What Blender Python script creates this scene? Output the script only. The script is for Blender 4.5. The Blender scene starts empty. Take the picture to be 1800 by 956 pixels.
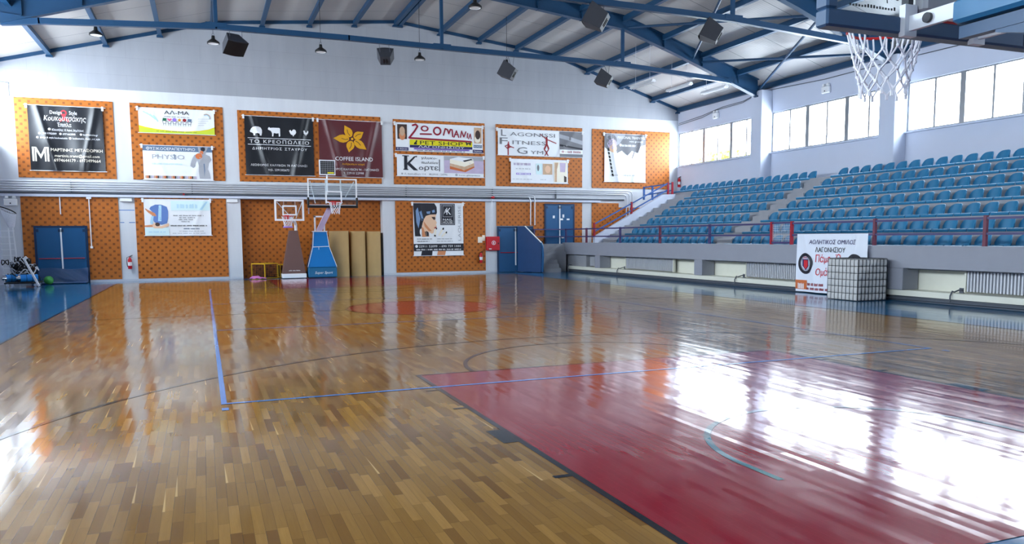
import bpy, math, random
from mathutils import Vector, Matrix
from mathutils.geometry import tessellate_polygon
random.seed(7)
S = bpy.context.scene
col = S.collection
PI = math.pi

# ------------------------------------------------------------------ camera, sky, light, exposure
cam_data = bpy.data.cameras.new('camera')
cam = bpy.data.objects.new('camera', cam_data); col.objects.link(cam)
cam_data.sensor_fit = 'HORIZONTAL'; cam_data.sensor_width = 36.0
CAM_P = dict(x=-4.590, y=-2.633, z=1.533, yaw=.374, pit=-.099, rol=-.0068, f=1373.54, cy=75.0)
def set_cam(c):
    cyw, syw = math.cos(c['yaw']), math.sin(c['yaw']); cp, sp = math.cos(c['pit']), math.sin(c['pit'])
    f = Vector((syw*cp, cyw*cp, sp)); r = Vector((cyw, -syw, 0)); u = r.cross(f)
    cr, sr = math.cos(c['rol']), math.sin(c['rol'])
    r2 = cr*r + sr*u; u2 = -sr*r + cr*u
    m = Matrix((r2, u2, -f)).transposed().to_4x4(); m.translation = Vector((c['x'], c['y'], c['z']))
    cam.matrix_world = m
    cam_data.lens = c['f']*36.0/1800.0
    cam_data.shift_y = c['cy']/1800.0
set_cam(CAM_P); cam_data.clip_end = 300
S.camera = cam
S.view_settings.view_transform = 'Standard'; S.view_settings.look = 'None'
S.view_settings.exposure = 2.38; S.view_settings.gamma = 1.0; S.view_settings.use_curve_mapping = False
W = bpy.data.worlds.new('sky'); S.world = W; W.use_nodes = True
bg = W.node_tree.nodes['Background']; bg.inputs[0].default_value = (.84, .92, 1.0, 1); bg.inputs[1].default_value = 6.0
S.cycles.use_denoising = True
S.cycles.max_bounces = 10; S.cycles.diffuse_bounces = 6; S.cycles.glossy_bounces = 4; S.cycles.transparent_max_bounces = 12
S.cycles.sample_clamp_indirect = 8.0
XL, XR, YB, YN = -11.15, 16.47, 29.42, -4.0          # inside faces of the hall
SILL, HEAD = 4.79, 6.33
OPEN = {1: (SILL, HEAD), -1: (4.9, 7.15)}
FR = [23.15, 16.74, 10.3, 3.87, -2.56]               # roof frames
BAYS = [(23.47, 29.36), (17.06, 22.83), (10.62, 16.42), (4.19, 9.98), (-2.24, 3.55)]
for (a, b) in BAYS:                                   # window openings guide the daylight
    for xw, rz, (z0, z1) in ((XR+.30, PI/2, OPEN[1]), (XL-.30, -PI/2, OPEN[-1])):
        l = bpy.data.lights.new('window_portal', 'AREA'); l.shape = 'RECTANGLE'
        l.size = z1-z0; l.size_y = b-a; l.cycles.is_portal = True
        o = bpy.data.objects.new('window_portal', l); col.objects.link(o)
        o.location = (xw, (a+b)/2, (z0+z1)/2)
        o.rotation_euler = (0, rz, 0)

# ------------------------------------------------------------------ mesh helpers
LOC = {}
class MB:
    def __init__(s): s.v = []; s.f = []; s.m = []
    def add(s, vs, fs, m=0):
        b = len(s.v); s.v += [tuple(x) for x in vs]; s.f += [tuple(b+i for i in f) for f in fs]; s.m += [m]*len(fs); return s
    def box(s, x0, x1, y0, y1, z0, z1, m=0):
        return s.add([(x, y, z) for z in (z0, z1) for y in (y0, y1) for x in (x0, x1)],
                     [(0,2,3,1),(4,5,7,6),(0,1,5,4),(2,6,7,3),(0,4,6,2),(1,3,7,5)], m)
    def bbox(s, x0, x1, y0, y1, z0, z1, b=.02, m=0):     # box with chamfered vertical and top edges
        P = [(x0+b,y0),(x1-b,y0),(x1,y0+b),(x1,y1-b),(x1-b,y1),(x0+b,y1),(x0,y1-b),(x0,y0+b)]
        c = ((x0+x1)/2, (y0+y1)/2)
        def ins(k): return [(c[0]+(p[0]-c[0])*(1-2*k/(x1-x0)), c[1]+(p[1]-c[1])*(1-2*k/(y1-y0))) for p in P]
        rings = [(ins(b),z0),(P,z0+b),(P,z1-b),(ins(b),z1)]
        vs = [(p[0],p[1],z) for r,z in rings for p in r]; fs = []
        for k in range(3):
            for i in range(8):
                j=(i+1)%8; fs.append((k*8+i,k*8+j,(k+1)*8+j,(k+1)*8+i))
        fs += [tuple(range(7,-1,-1)), tuple(range(24,32))]
        return s.add(vs, fs, m)
    def obox(s, c, ax, ay, az, m=0):
        c, ax, ay, az = map(Vector, (c, ax, ay, az))
        return s.add([c+i*ax+j*ay+k*az for k in (-1,1) for j in (-1,1) for i in (-1,1)],
                     [(0,2,3,1),(4,5,7,6),(0,1,5,4),(2,6,7,3),(0,4,6,2),(1,3,7,5)], m)
    def bar(s, p0, p1, w, h=None, up=(0,0,1), m=0):      # square bar between two points
        p0, p1 = Vector(p0), Vector(p1); d = p1-p0; L = d.length; d.normalize()
        u = Vector(up)
        if abs(d.dot(u)) > .98: u = Vector((0,1,0))
        r = d.cross(u).normalized(); u = r.cross(d).normalized(); h = w if h is None else h
        return s.obox((p0+p1)/2, d*L/2, r*w/2, u*h/2, m)
    def cyl(s, p0, p1, r0, r1=None, n=10, m=0, caps=True):
        p0, p1 = Vector(p0), Vector(p1); r1 = r0 if r1 is None else r1
        d = (p1-p0).normalized(); a = Vector((0,0,1)) if abs(d.z) < .9 else Vector((1,0,0))
        u = d.cross(a).normalized(); w = d.cross(u)
        vs = []
        for p, r in ((p0,r0),(p1,r1)):
            for i in range(n):
                t = 2*PI*i/n; vs.append(p+u*(r*math.cos(t))+w*(r*math.sin(t)))
        fs = [(i,(i+1)%n,n+(i+1)%n,n+i) for i in range(n)]
        if caps: fs += [tuple(range(n-1,-1,-1)), tuple(range(n,2*n))]
        return s.add(vs, fs, m)
    def tube(s, pts, r, n=6, m=0, closed=False):
        pts = [Vector(p) for p in pts]; N = len(pts); vs = []; fs = []; prev = None
        for i, p in enumerate(pts):
            if closed: d = pts[(i+1)%N]-pts[i-1]
            else: d = pts[min(i+1,N-1)]-pts[max(i-1,0)]
            d.normalize()
            if prev is None:
                a = Vector((0,0,1)) if abs(d.z) < .9 else Vector((1,0,0)); u = d.cross(a).normalized()
            else:
                u = (prev - d*prev.dot(d)); u = u.normalized() if u.length > 1e-6 else d.orthogonal().normalized()
            prev = u; w = d.cross(u)
            for k in range(n):
                t = 2*PI*k/n; vs.append(p+u*(r*math.cos(t))+w*(r*math.sin(t)))
        R = N if closed else N-1
        for i in range(R):
            j = (i+1)%N
            for k in range(n): fs.append((i*n+k, i*n+(k+1)%n, j*n+(k+1)%n, j*n+k))
        if not closed: fs += [tuple(range(n-1,-1,-1)), tuple(range((N-1)*n,N*n))]
        return s.add(vs, fs, m)
    def prism(s, poly, fn, d0, d1, m=0):                 # polygon extruded; fn(a,b,d)->xyz
        n = len(poly); vs = [fn(a,b,d0) for a,b in poly]+[fn(a,b,d1) for a,b in poly]
        tri = tessellate_polygon([[Vector((a,b,0)) for a,b in poly]])
        fs = [tuple(t) for t in tri]+[tuple(n+i for i in reversed(t)) for t in tri]
        fs += [(i,n+i,n+(i+1)%n,(i+1)%n) for i in range(n)]
        return s.add(vs, fs, m)
    def lathe(s, prof, c, n=20, m=0, ax=None):
        c = Vector(c); vs = []; fs = []
        if ax is None: u, v, w = Vector((1,0,0)), Vector((0,1,0)), Vector((0,0,1))
        else:
            w = Vector(ax).normalized(); u = w.orthogonal().normalized(); v = w.cross(u)
        for r, z in prof:
            for i in range(n):
                t = 2*PI*i/n; vs.append(c+u*(r*math.cos(t))+v*(r*math.sin(t))+w*z)
        for k in range(len(prof)-1):
            for i in range(n):
                j=(i+1)%n; fs.append((k*n+i,k*n+j,(k+1)*n+j,(k+1)*n+i))
        return s.add(vs, fs, m)
    def grid(s, fn, nu, nv, m=0, closed_u=False):
        vs = [fn(i/nu, j/nv) for j in range(nv+1) for i in range(nu+1)]; w = nu+1
        return s.add(vs, [(j*w+i, j*w+i+1, (j+1)*w+i+1, (j+1)*w+i) for j in range(nv) for i in range(nu)], m)
    def slab(s, fn, nu, nv, t, m=0):                     # two-sided sheet of thickness vector t
        t = Vector(t); w = nu+1
        top = [Vector(fn(i/nu, j/nv)) for j in range(nv+1) for i in range(nu+1)]
        vs = top+[p+t for p in top]; n = len(top); fs = []
        for j in range(nv):
            for i in range(nu):
                q = (j*w+i, j*w+i+1, (j+1)*w+i+1, (j+1)*w+i); fs.append(q); fs.append(tuple(n+k for k in reversed(q)))
        rim = [i for i in range(nu+1)]+[j*w+nu for j in range(1,nv+1)]+[nv*w+i for i in range(nu-1,-1,-1)]+[j*w for j in range(nv-1,0,-1)]
        for a, b in zip(rim, rim[1:]+rim[:1]): fs.append((a, n+a, n+b, b))
        return s.add(vs, fs, m)
    def frame(s, x0, x1, y0, y1, z0, z1, w, m=0):         # four bars butted at the corners
        s.box(x0, x1, y0, y1, z1-w, z1, m); s.box(x0, x1, y0, y1, z0, z0+w, m)
        s.box(x0, x0+w, y0, y1, z0+w, z1-w, m); return s.box(x1-w, x1, y0, y1, z0+w, z1-w, m)
    def sphere(s, c, r, n=14, m=0):
        prof = [(max(1e-4, r*math.sin(PI*k/10)), -r*math.cos(PI*k/10)) for k in range(11)]
        return s.lathe(prof, c, n, m)
    def build(s, name, mats, parent=None, origin=None, smooth=False):
        mats = mats if isinstance(mats, (list, tuple)) else [mats]
        base = Vector(LOC.get(parent.name, (0,0,0))) if parent else Vector((0,0,0))
        org = Vector(origin) if origin is not None else base
        me = bpy.data.meshes.new(name)
        me.from_pydata([tuple(Vector(p)-org) for p in s.v], [], s.f)
        for m in mats: me.materials.append(m)
        me.polygons.foreach_set('material_index', s.m)
        if smooth: me.polygons.foreach_set('use_smooth', [True]*len(s.f))
        me.update()
        o = bpy.data.objects.new(name, me); col.objects.link(o)
        if parent: o.parent = parent
        o.location = org-base
        LOC[o.name] = tuple(org)
        if smooth:
            try: me.set_sharp_from_angle(angle=math.radians(40))
            except Exception: pass
        return o
XZ = lambda a, b, d: (a, d, b)       # polygon in x,z ; depth along y
YZ = lambda a, b, d: (d, a, b)
XY = lambda a, b, d: (a, b, d)
def tag(o, label=None, cat=None, group=None, kind=None):
    if label: o['label'] = label
    if cat: o['category'] = cat
    if group: o['group'] = group
    if kind: o['kind'] = kind
    return o
def thing(name, label, cat, loc=(0,0,0), group=None, kind=None):
    o = bpy.data.objects.new(name, None); col.objects.link(o); o.location = loc
    o.empty_display_size = .1; LOC[o.name] = tuple(loc)
    return tag(o, label, cat, group, kind)
def copy_tree(o, loc=None, label=None):
    c = o.copy(); col.objects.link(c)
    if loc is not None: c.location = loc
    if label: c['label'] = label
    for ch in list(o.children):
        d = ch.copy(); col.objects.link(d); d.parent = c
        for g in list(ch.children):
            e = g.copy(); col.objects.link(e); e.parent = d
    return c
ORD = ['first','second','third','fourth','fifth','sixth','seventh','eighth','ninth','tenth','eleventh','twelfth','thirteenth','fourteenth','fifteenth','sixteenth','seventeenth','eighteenth','nineteenth','twentieth','twenty-first','twenty-second','twenty-third','twenty-fourth']

LATIN = str.maketrans('ΑΒΕΖΗΙΚΜΝΟΡΤΥΧο', 'ABEZHIKMNOPTYXo')
def letters(txt, bold=0., shear=0., space=1., align='LEFT'):
    """outline text filled contour by contour: (vertices, triangles, layer of each triangle)"""
    c = bpy.data.curves.new('t', 'FONT'); c.body = txt.translate(LATIN); c.offset = bold; c.shear = shear; c.resolution_u = 2
    c.space_character = space; c.align_x = align; c.fill_mode = 'NONE'
    o = bpy.data.objects.new('t', c); me = bpy.data.meshes.new_from_object(o)
    P = [v.co.copy() for v in me.vertices]; adj = {}
    for e in me.edges:
        i, j = e.vertices; adj.setdefault(i, []).append(j); adj.setdefault(j, []).append(i)
    bpy.data.objects.remove(o); bpy.data.curves.remove(c); bpy.data.meshes.remove(me)
    seen = set(); loops = []
    for s in adj:
        if s in seen: continue
        L = [s]; seen.add(s); cur = s
        while True:
            n = [k for k in adj[cur] if k not in seen]
            if not n: break
            cur = n[0]; seen.add(cur); L.append(cur)
        if len(L) > 2: loops.append(L)
    def area(L): return sum(P[L[i]].x*P[L[(i+1) % len(L)]].y-P[L[(i+1) % len(L)]].x*P[L[i]].y for i in range(len(L)))/2
    def inside(p, L):
        r = False
        for i in range(len(L)):
            a, d = P[L[i-1]], P[L[i]]
            if (a.y > p.y) != (d.y > p.y) and p.x < (d.x-a.x)*(p.y-a.y)/(d.y-a.y)+a.x: r = not r
        return r
    A = [area(L) for L in loops]; B = [(min(P[k].x for k in L), max(P[k].x for k in L)) for L in loops]
    def hole(i): return any(A[i]*A[j] < 0 and abs(A[j]) > abs(A[i]) and B[j][0] <= B[i][0] and B[j][1] >= B[i][1] and all(inside(P[k], loops[j]) for k in loops[i]) for j in range(len(loops)) if j != i)
    hl = [hole(i) for i in range(len(loops))]
    outer = [L for L, h in zip(loops, hl) if not h]; holes = [L for L, h in zip(loops, hl) if h]
    own = {i: [] for i in range(len(outer))}
    for h in holes:
        c_ = [i for i, L in enumerate(outer) if area(L)*area(h) < 0 and all(inside(P[k], L) for k in h)]
        if c_: own[min(c_, key=lambda i: abs(area(outer[i])))].append(h)
    tris = []; layer = []
    for i, L in enumerate(outer):
        ring = [L]+own[i]; flat_ = [k for r in ring for k in r]
        for t in tessellate_polygon([[P[k] for k in r] for r in ring]):
            a, d, e = (flat_[k] for k in t)
            if (P[d]-P[a]).cross(P[e]-P[a]).z < 0: d, e = e, d
            tris.append((a, d, e)); layer.append(i % 4)
    return P, tris, layer

# ------------------------------------------------------------------ materials
def lin(c):
    return tuple((x/255/12.92 if x/255 <= .04045 else ((x/255+.055)/1.055)**2.4) for x in c)
class NT:
    def __init__(s, name):
        s.mat = bpy.data.materials.new(name); s.mat.use_nodes = True; s.t = s.mat.node_tree; s.n = s.t.nodes; s.l = s.t.links
        s.p = s.n['Principled BSDF']
    def put(s, sock, v):
        if hasattr(v, 'is_linked') or isinstance(v, bpy.types.NodeSocket): s.l.new(v, sock)
        else:
            try: sock.default_value = v
            except Exception: sock.default_value = (*v, 1) if len(v) == 3 else v
    def math(s, op, a, b=None, c=None):
        n = s.n.new('ShaderNodeMath'); n.operation = op
        for i, v in enumerate((a, b, c)):
            if v is not None: s.put(n.inputs[i], v)
        return n.outputs[0]
    def pos(s, obj=False):
        if obj: n = s.n.new('ShaderNodeTexCoord'); o = n.outputs['Object']
        else: n = s.n.new('ShaderNodeNewGeometry'); o = n.outputs['Position']
        q = s.n.new('ShaderNodeSeparateXYZ'); s.l.new(o, q.inputs[0]); return o, q.outputs[0], q.outputs[1], q.outputs[2]
    def xyz(s, a, b, c):
        n = s.n.new('ShaderNodeCombineXYZ')
        for i, v in enumerate((a, b, c)): s.put(n.inputs[i], v)
        return n.outputs[0]
    def noise(s, vec, scale, detail=3, rough=.5):
        n = s.n.new('ShaderNodeTexNoise'); s.put(n.inputs['Vector'], vec); n.inputs['Scale'].default_value = scale
        n.inputs['Detail'].default_value = detail; n.inputs['Roughness'].default_value = rough; return n.outputs[0], n.outputs[1]
    def white(s, vec):
        n = s.n.new('ShaderNodeTexWhiteNoise'); n.noise_dimensions = '3D'; s.put(n.inputs['Vector'], vec); return n.outputs[0], n.outputs[1]
    def mix(s, f, a, b, mode='MIX'):
        n = s.n.new('ShaderNodeMix'); n.data_type = 'RGBA'; n.blend_type = mode
        s.put(n.inputs[0], f)
        for i, v in ((6, a), (7, b)):
            if isinstance(v, tuple): n.inputs[i].default_value = (*v[:3], 1)
            else: s.l.new(v, n.inputs[i])
        return n.outputs[2]
    def ramp(s, f, stops):
        n = s.n.new('ShaderNodeValToRGB'); s.put(n.inputs[0], f); e = n.color_ramp.elements
        while len(e) < len(stops): e.new(.5)
        for k, (p, c) in enumerate(stops): e[k].position = p; e[k].color = (*c, 1)
        return n.outputs[0]
    def bump(s, h, strength=.3, dist=.01):
        n = s.n.new('ShaderNodeBump'); s.put(n.inputs['Height'], h); n.inputs['Strength'].default_value = strength; n.inputs['Distance'].default_value = dist
        s.l.new(n.outputs[0], s.p.inputs['Normal']); return n.outputs[0]
    def set(s, **k):
        for key, v in k.items():
            nm = {'base':'Base Color','rough':'Roughness','metal':'Metallic','spec':'Specular IOR Level','normal':'Normal','coat':'Coat Weight','sheen':'Sheen Weight'}[key]
            if isinstance(v, tuple): v = (*v[:3], 1)
            s.put(s.p.inputs[nm], v)
        return s
def paint(name, rgb, rough=.5, metal=0., var=.08, scale=6., spec=.4, bump=0.):
    t = NT(name); c = lin(rgb)
    o, x, y, z = t.pos(True)
    f, _ = t.noise(o, scale, 4)
    t.set(base=t.mix(f, tuple(v*(1-var) for v in c), tuple(min(1, v*(1+var)) for v in c)), rough=rough, metal=metal, spec=spec)
    if bump: t.bump(f, bump, .02)
    return t.mat
M = {}
def mk(name, *a, **k): M[name] = paint(name, *a, **k); return M[name]
mk('steel_blue', (24,64,98), .42, 0, .10, 5)
mk('steel_blue_dark', (16,48,84), .45, 0, .1, 5)
mk('door_blue', (24,84,132), .35, 0, .08, 3)
mk('mat_blue', (30,66,112), .4, 0, .15, 3)
mk('seat_blue', (40,116,156), .45, 0, .06, 4, spec=.35)
mk('rail_red', (160,26,48), .4); mk('rail_maroon', (104,44,66), .4); mk('rail_purple', (62,58,104), .4); mk('rail_blue', (48,92,160), .4)
mk('white_metal', (236,238,242), .35, 0, .03); mk('white_plastic', (235,236,238), .4, 0, .03)
mk('aluminium', (150,152,156), .35, .6, .06); mk('chrome', (210,214,220), .12, 1., .03)
mk('pipe_grey', (206,209,216), .4, .2, .06); mk('pipe_dark', (88,94,104), .45, .1, .06)
mk('cream', (222,222,208), .5, 0, .04); mk('concrete', (150,152,158), .75, 0, .10, 4, bump=.1)
mk('beam_grey', (146,149,160), .6, 0, .06, 3)
mk('black', (18,19,22), .5, 0, .1); mk('speaker_grey', (52,54,62), .6, 0, .1); mk('dark_grey', (60,62,68), .5)
mk('red', (196,24,40), .35, 0, .05); mk('rim_red', (200,40,40), .4)
mk('cardboard', (190,158,106), .75, 0, .07, 3); mk('cardboard_edge', (128,100,62), .8)
mk('brown_pad', (104,78,74), .5, 0, .06, 3); mk('pad_blue', (14,112,182), .4, 0, .05, 3); mk('pad_teal', (34,104,146), .4, 0, .05, 3)
mk('pad_navy', (50,80,112), .45, 0, .06, 3)
mk('yellow', (206,160,20), .5); mk('net_dark', (40,26,24), .9); mk('net_white', (232,234,242), .8); mk('pink_cloth', (190,110,170), .8)
mk('green_ball', (60,150,70), .5); mk('equip_blue', (34,134,214), .4)
mk('ink_white', (240,241,244), .6, 0, 0); mk('ink_black', (24,25,30), .6, 0, 0); mk('ink_grey', (120,120,126), .6, 0, 0)
mk('ink_yellow', (226,214,26), .6, 0, 0); mk('ink_gold', (222,160,18), .55, 0, 0); mk('ink_crimson', (150,20,48), .6, 0, 0); mk('ink_red', (206,40,52), .6, 0, 0)
mk('ink_navy', (40,36,96), .6, 0, 0); mk('ink_slate', (96,118,146), .6, 0, 0); mk('ink_lime', (206,220,60), .6, 0, 0); mk('ink_sky', (176,216,236), .6, 0, 0)
mk('ink_pale', (216,240,242), .6, 0, 0); mk('ink_skin', (236,196,164), .6, 0, 0); mk('ink_skin_shade', (214,140,96), .6, 0, 0); mk('ink_hair', (30,32,44), .5, 0, .2, 2)
mk('ink_shine', (120,150,190), .5, 0, .2, 3); mk('ink_brown', (70,52,46), .6, 0, .3, 5); mk('ink_tan', (204,170,140), .6, 0, .3, 6); mk('ink_cream', (246,238,220), .6, 0, .05)
mk('ink_lilac', (196,180,206), .6, 0, .15, 4); mk('ink_blue', (96,128,190), .6, 0, .15, 4); mk('ink_green', (24,100,70), .6, 0, 0); mk('ink_pink', (232,96,140), .6, 0, 0)
mk('ink_violet', (150,120,210), .6, 0, 0); mk('ink_silver', (168,170,178), .6, 0, .15, 3); mk('ink_darkred', (150,30,40), .6, 0, 0); mk('ink_orange', (206,110,60), .6, 0, .1)
mk('vinyl_black', (26,28,34), .32, 0, .1, 3, spec=.6); mk('vinyl_white', (238,240,244), .45, 0, .02); mk('vinyl_maroon', (92,36,42), .32, 0, .06, 3, spec=.6)
mk('cloth_white', (226,232,244), .7, 0, .02)
mk('bale', (196,196,196), .85, 0, .12, 5); mk('cord', (34,38,48), .8)
mk('foliage', (120,140,40), .7, 0, .4, 3); mk('bark', (90,70,50), .9)
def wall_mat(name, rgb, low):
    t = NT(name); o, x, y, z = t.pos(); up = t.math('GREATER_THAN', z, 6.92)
    c = t.mix(up, lin(low), lin(rgb))  # shade of the upper wall put into the colour as a darker tone
    b = t.n.new('ShaderNodeTexBrick'); t.l.new(t.xyz(t.math('ADD', x, y), z, 0.), b.inputs['Vector'])
    b.inputs['Scale'].default_value = 1.; b.inputs['Brick Width'].default_value = 1.25; b.inputs['Row Height'].default_value = .62
    b.inputs['Mortar Size'].default_value = .006; b.inputs['Mortar Smooth'].default_value = .6
    b.inputs['Color1'].default_value = (1,1,1,1); b.inputs['Color2'].default_value = (.97,.97,.97,1); b.inputs['Mortar'].default_value = (.80,.80,.80,1)
    n1, _ = t.noise(t.xyz(t.math('MULTIPLY', x, 1.6), t.math('MULTIPLY', y, 1.6), t.math('MULTIPLY', z, .25)), 1.4, 5, .6)
    n2, _ = t.noise(o, 9., 4)
    k = t.ramp(n1, [(.3, (.90,.90,.91)), (.7, (1,1,1))])
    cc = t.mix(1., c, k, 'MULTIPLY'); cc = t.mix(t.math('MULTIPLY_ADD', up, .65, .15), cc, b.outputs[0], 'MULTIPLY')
    t.set(base=cc, rough=.7, spec=.25); t.bump(t.math('ADD', b.outputs[1], n2), .12, .01); return t.mat
M['wall'] = wall_mat('wall_paint_top_shade', (168,171,178), (218,221,226))
M['wall_smooth'] = paint('wall_smooth', (200,206,222), .7, 0, .03, 2)
def roof_mat():
    t = NT('roof_sheet'); o, x, y, z = t.pos()
    rib = t.math('SINE', t.math('MULTIPLY', y, 2*PI/.11))
    fr = t.math('FRACT', t.math('MULTIPLY', t.math('SUBTRACT', y, 28.03), .5))
    seam = t.math('LESS_THAN', fr, .011)
    n, _ = t.noise(o, .8, 4)
    c = t.mix(n, lin((170,167,166)), lin((184,181,179)))
    c = t.mix(t.math('MULTIPLY', t.math('GREATER_THAN', rib, .9), .10), c, (.25,.25,.27))
    c = t.mix(seam, c, (.05,.06,.08))
    t.set(base=c, rough=.42, spec=.4); t.bump(rib, .25, .006); return t.mat
M['roof'] = roof_mat()
def panel_mat():
    t = NT('acoustic_panel'); o, x, y, z = t.pos()
    rz = t.math('DIVIDE', z, .131); row = t.math('FLOOR', rz); fz = t.math('ABSOLUTE', t.math('SUBTRACT', t.math('FRACT', rz), .5))
    ux = t.math('ADD', t.math('DIVIDE', x, .268), t.math('MULTIPLY', t.math('MODULO', row, 2.), .5))
    fx = t.math('ABSOLUTE', t.math('SUBTRACT', t.math('FRACT', ux), .5))
    msk = t.math('MULTIPLY', t.math('LESS_THAN', fx, .15), t.math('LESS_THAN', fz, .30))
    slot = t.math('GREATER_THAN', t.math('SINE', t.math('MULTIPLY', t.math('FRACT', ux), 2*PI/.1)), -.45)
    n, _ = t.noise(t.xyz(t.math('MULTIPLY', x, .6), y, t.math('MULTIPLY', z, 6.)), 2.2, 5, .6)
    c = t.mix(n, lin((172,94,32)), lin((198,114,38)))
    c = t.mix(t.math('MULTIPLY', msk, t.math('MULTIPLY_ADD', slot, .30, .40)), c, lin((60,34,20)))
    t.set(base=c, rough=.5, spec=.35); return t.mat
M['panel'] = panel_mat()
def court_mat(name, rgb=None, border=False):
    t = NT(name); o, x, y, z = t.pos(); wd, ln = .058, .46
    ux = t.math('DIVIDE', x, wd); ix = t.math('FLOOR', ux); r1, _ = t.white(t.xyz(ix, 0., 0.))
    uy = t.math('ADD', t.math('DIVIDE', y, ln), t.math('MULTIPLY', r1, 9.)); iy = t.math('FLOOR', uy)
    rv, rc = t.white(t.xyz(ix, iy, 3.)); rw, _ = t.white(t.xyz(ix, iy, 8.))
    fx = t.math('FRACT', ux); fy = t.math('FRACT', uy)
    gap = t.math('MAXIMUM', t.math('LESS_THAN', fx, .035), t.math('LESS_THAN', fy, .006))
    gv = t.xyz(t.math('MULTIPLY', x, 60.), t.math('ADD', t.math('MULTIPLY', y, 3.), t.math('MULTIPLY', rv, 40.)), rw)
    g, _ = t.noise(gv, 1., 5, .65)
    if rgb is None:
        base = t.ramp(rv, [(0., lin((108,76,34))), (.3, lin((132,98,44))), (.75, lin((147,111,52))), (1., lin((166,127,64)))])
        base = t.mix(t.math('MULTIPLY', g, .55), base, lin((104,68,30)))
        sap = t.math('MULTIPLY', t.math('GREATER_THAN', rw, .965), t.math('LESS_THAN', t.math('ADD', fx, t.math('MULTIPLY', fy, .25)), .27))
        base = t.mix(t.math('MULTIPLY', sap, .6), base, lin((214,176,112)))
        base = t.mix(t.math('MULTIPLY', gap, .55), base, (.03,.018,.01))
    else:
        c = lin(rgb); base = t.mix(g, tuple(v*.86 for v in c), tuple(min(1, v*1.12) for v in c))
        if not border: base = t.mix(t.math('MULTIPLY', gap, .25), base, tuple(min(1, v*1.8+.02) for v in c))
    k = .0 if border else .016
    sc = t.n.new('ShaderNodeVectorMath'); sc.operation = 'SUBTRACT'; t.l.new(rc, sc.inputs[0]); sc.inputs[1].default_value = (.5,.5,.5)
    mu = t.n.new('ShaderNodeVectorMath'); mu.operation = 'MULTIPLY'; t.l.new(sc.outputs[0], mu.inputs[0]); mu.inputs[1].default_value = (k, k*.25, 0)
    rs, _ = t.white(t.xyz(ix, 5., 2.)); strip = t.xyz(t.math('MULTIPLY', t.math('SUBTRACT', rs, .5), 0. if border else .024), 0., 0.)
    _, nc = t.noise(t.xyz(t.math('MULTIPLY', x, 2.), t.math('MULTIPLY', y, .8), 0.), 1.1, 2)
    s2 = t.n.new('ShaderNodeVectorMath'); s2.operation = 'SUBTRACT'; t.l.new(nc, s2.inputs[0]); s2.inputs[1].default_value = (.5,.5,.5)
    m2 = t.n.new('ShaderNodeVectorMath'); m2.operation = 'MULTIPLY'; t.l.new(s2.outputs[0], m2.inputs[0]); m2.inputs[1].default_value = (.012, .012, 0)
    ad = t.n.new('ShaderNodeVectorMath'); t.l.new(mu.outputs[0], ad.inputs[0]); t.l.new(m2.outputs[0], ad.inputs[1])
    a3 = t.n.new('ShaderNodeVectorMath'); t.l.new(ad.outputs[0], a3.inputs[0]); t.l.new(strip, a3.inputs[1]); ad = a3
    geo = t.n.new('ShaderNodeNewGeometry')
    a2 = t.n.new('ShaderNodeVectorMath'); t.l.new(ad.outputs[0], a2.inputs[0]); t.l.new(geo.outputs['Normal'], a2.inputs[1])
    nm = t.n.new('ShaderNodeVectorMath'); nm.operation = 'NORMALIZE'; t.l.new(a2.outputs[0], nm.inputs[0])
    t.set(base=base, rough=t.math('MULTIPLY_ADD', rw, .05, .085), spec=.27); t.l.new(nm.outputs[0], t.p.inputs['Normal'])
    return t.mat
M['wood'] = court_mat('parquet_wood')
M['court_red'] = court_mat('court_red_paint', (134,20,36)); M['court_black'] = court_mat('court_black_paint', (26,28,34))
M['court_blue'] = court_mat('court_blue_line', (72,126,196)); M['court_teal'] = court_mat('court_teal_line', (40,98,112))
M['court_border'] = court_mat('court_border_blue', (26,94,136), True)
def glass_mat(name, tint=(.97,.99,1.), refl=.06):
    m = bpy.data.materials.new(name); m.use_nodes = True; n = m.node_tree.nodes; l = m.node_tree.links
    n.remove(n['Principled BSDF']); out = n['Material Output']
    tr = n.new('ShaderNodeBsdfTransparent'); tr.inputs[0].default_value = (*tint, 1)
    gl = n.new('ShaderNodeBsdfGlossy'); gl.inputs[1].default_value = .03
    lw = n.new('ShaderNodeLayerWeight'); lw.inputs[0].default_value = .5
    pw = n.new('ShaderNodeMath'); pw.operation = 'POWER'; l.new(lw.outputs['Facing'], pw.inputs[0]); pw.inputs[1].default_value = 4.
    fr = n.new('ShaderNodeMath'); fr.operation = 'MULTIPLY_ADD'; l.new(pw.outputs[0], fr.inputs[0]); fr.inputs[1].default_value = .8; fr.inputs[2].default_value = .02
    mx = n.new('ShaderNodeMixShader'); l.new(fr.outputs[0], mx.inputs[0]); l.new(tr.outputs[0], mx.inputs[1]); l.new(gl.outputs[0], mx.inputs[2])
    l.new(mx.outputs[0], out.inputs[0]); return m
M['glass'] = glass_mat('window_glass'); M['board_glass'] = glass_mat('backboard_glass', (.93,.96,.97))
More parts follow.
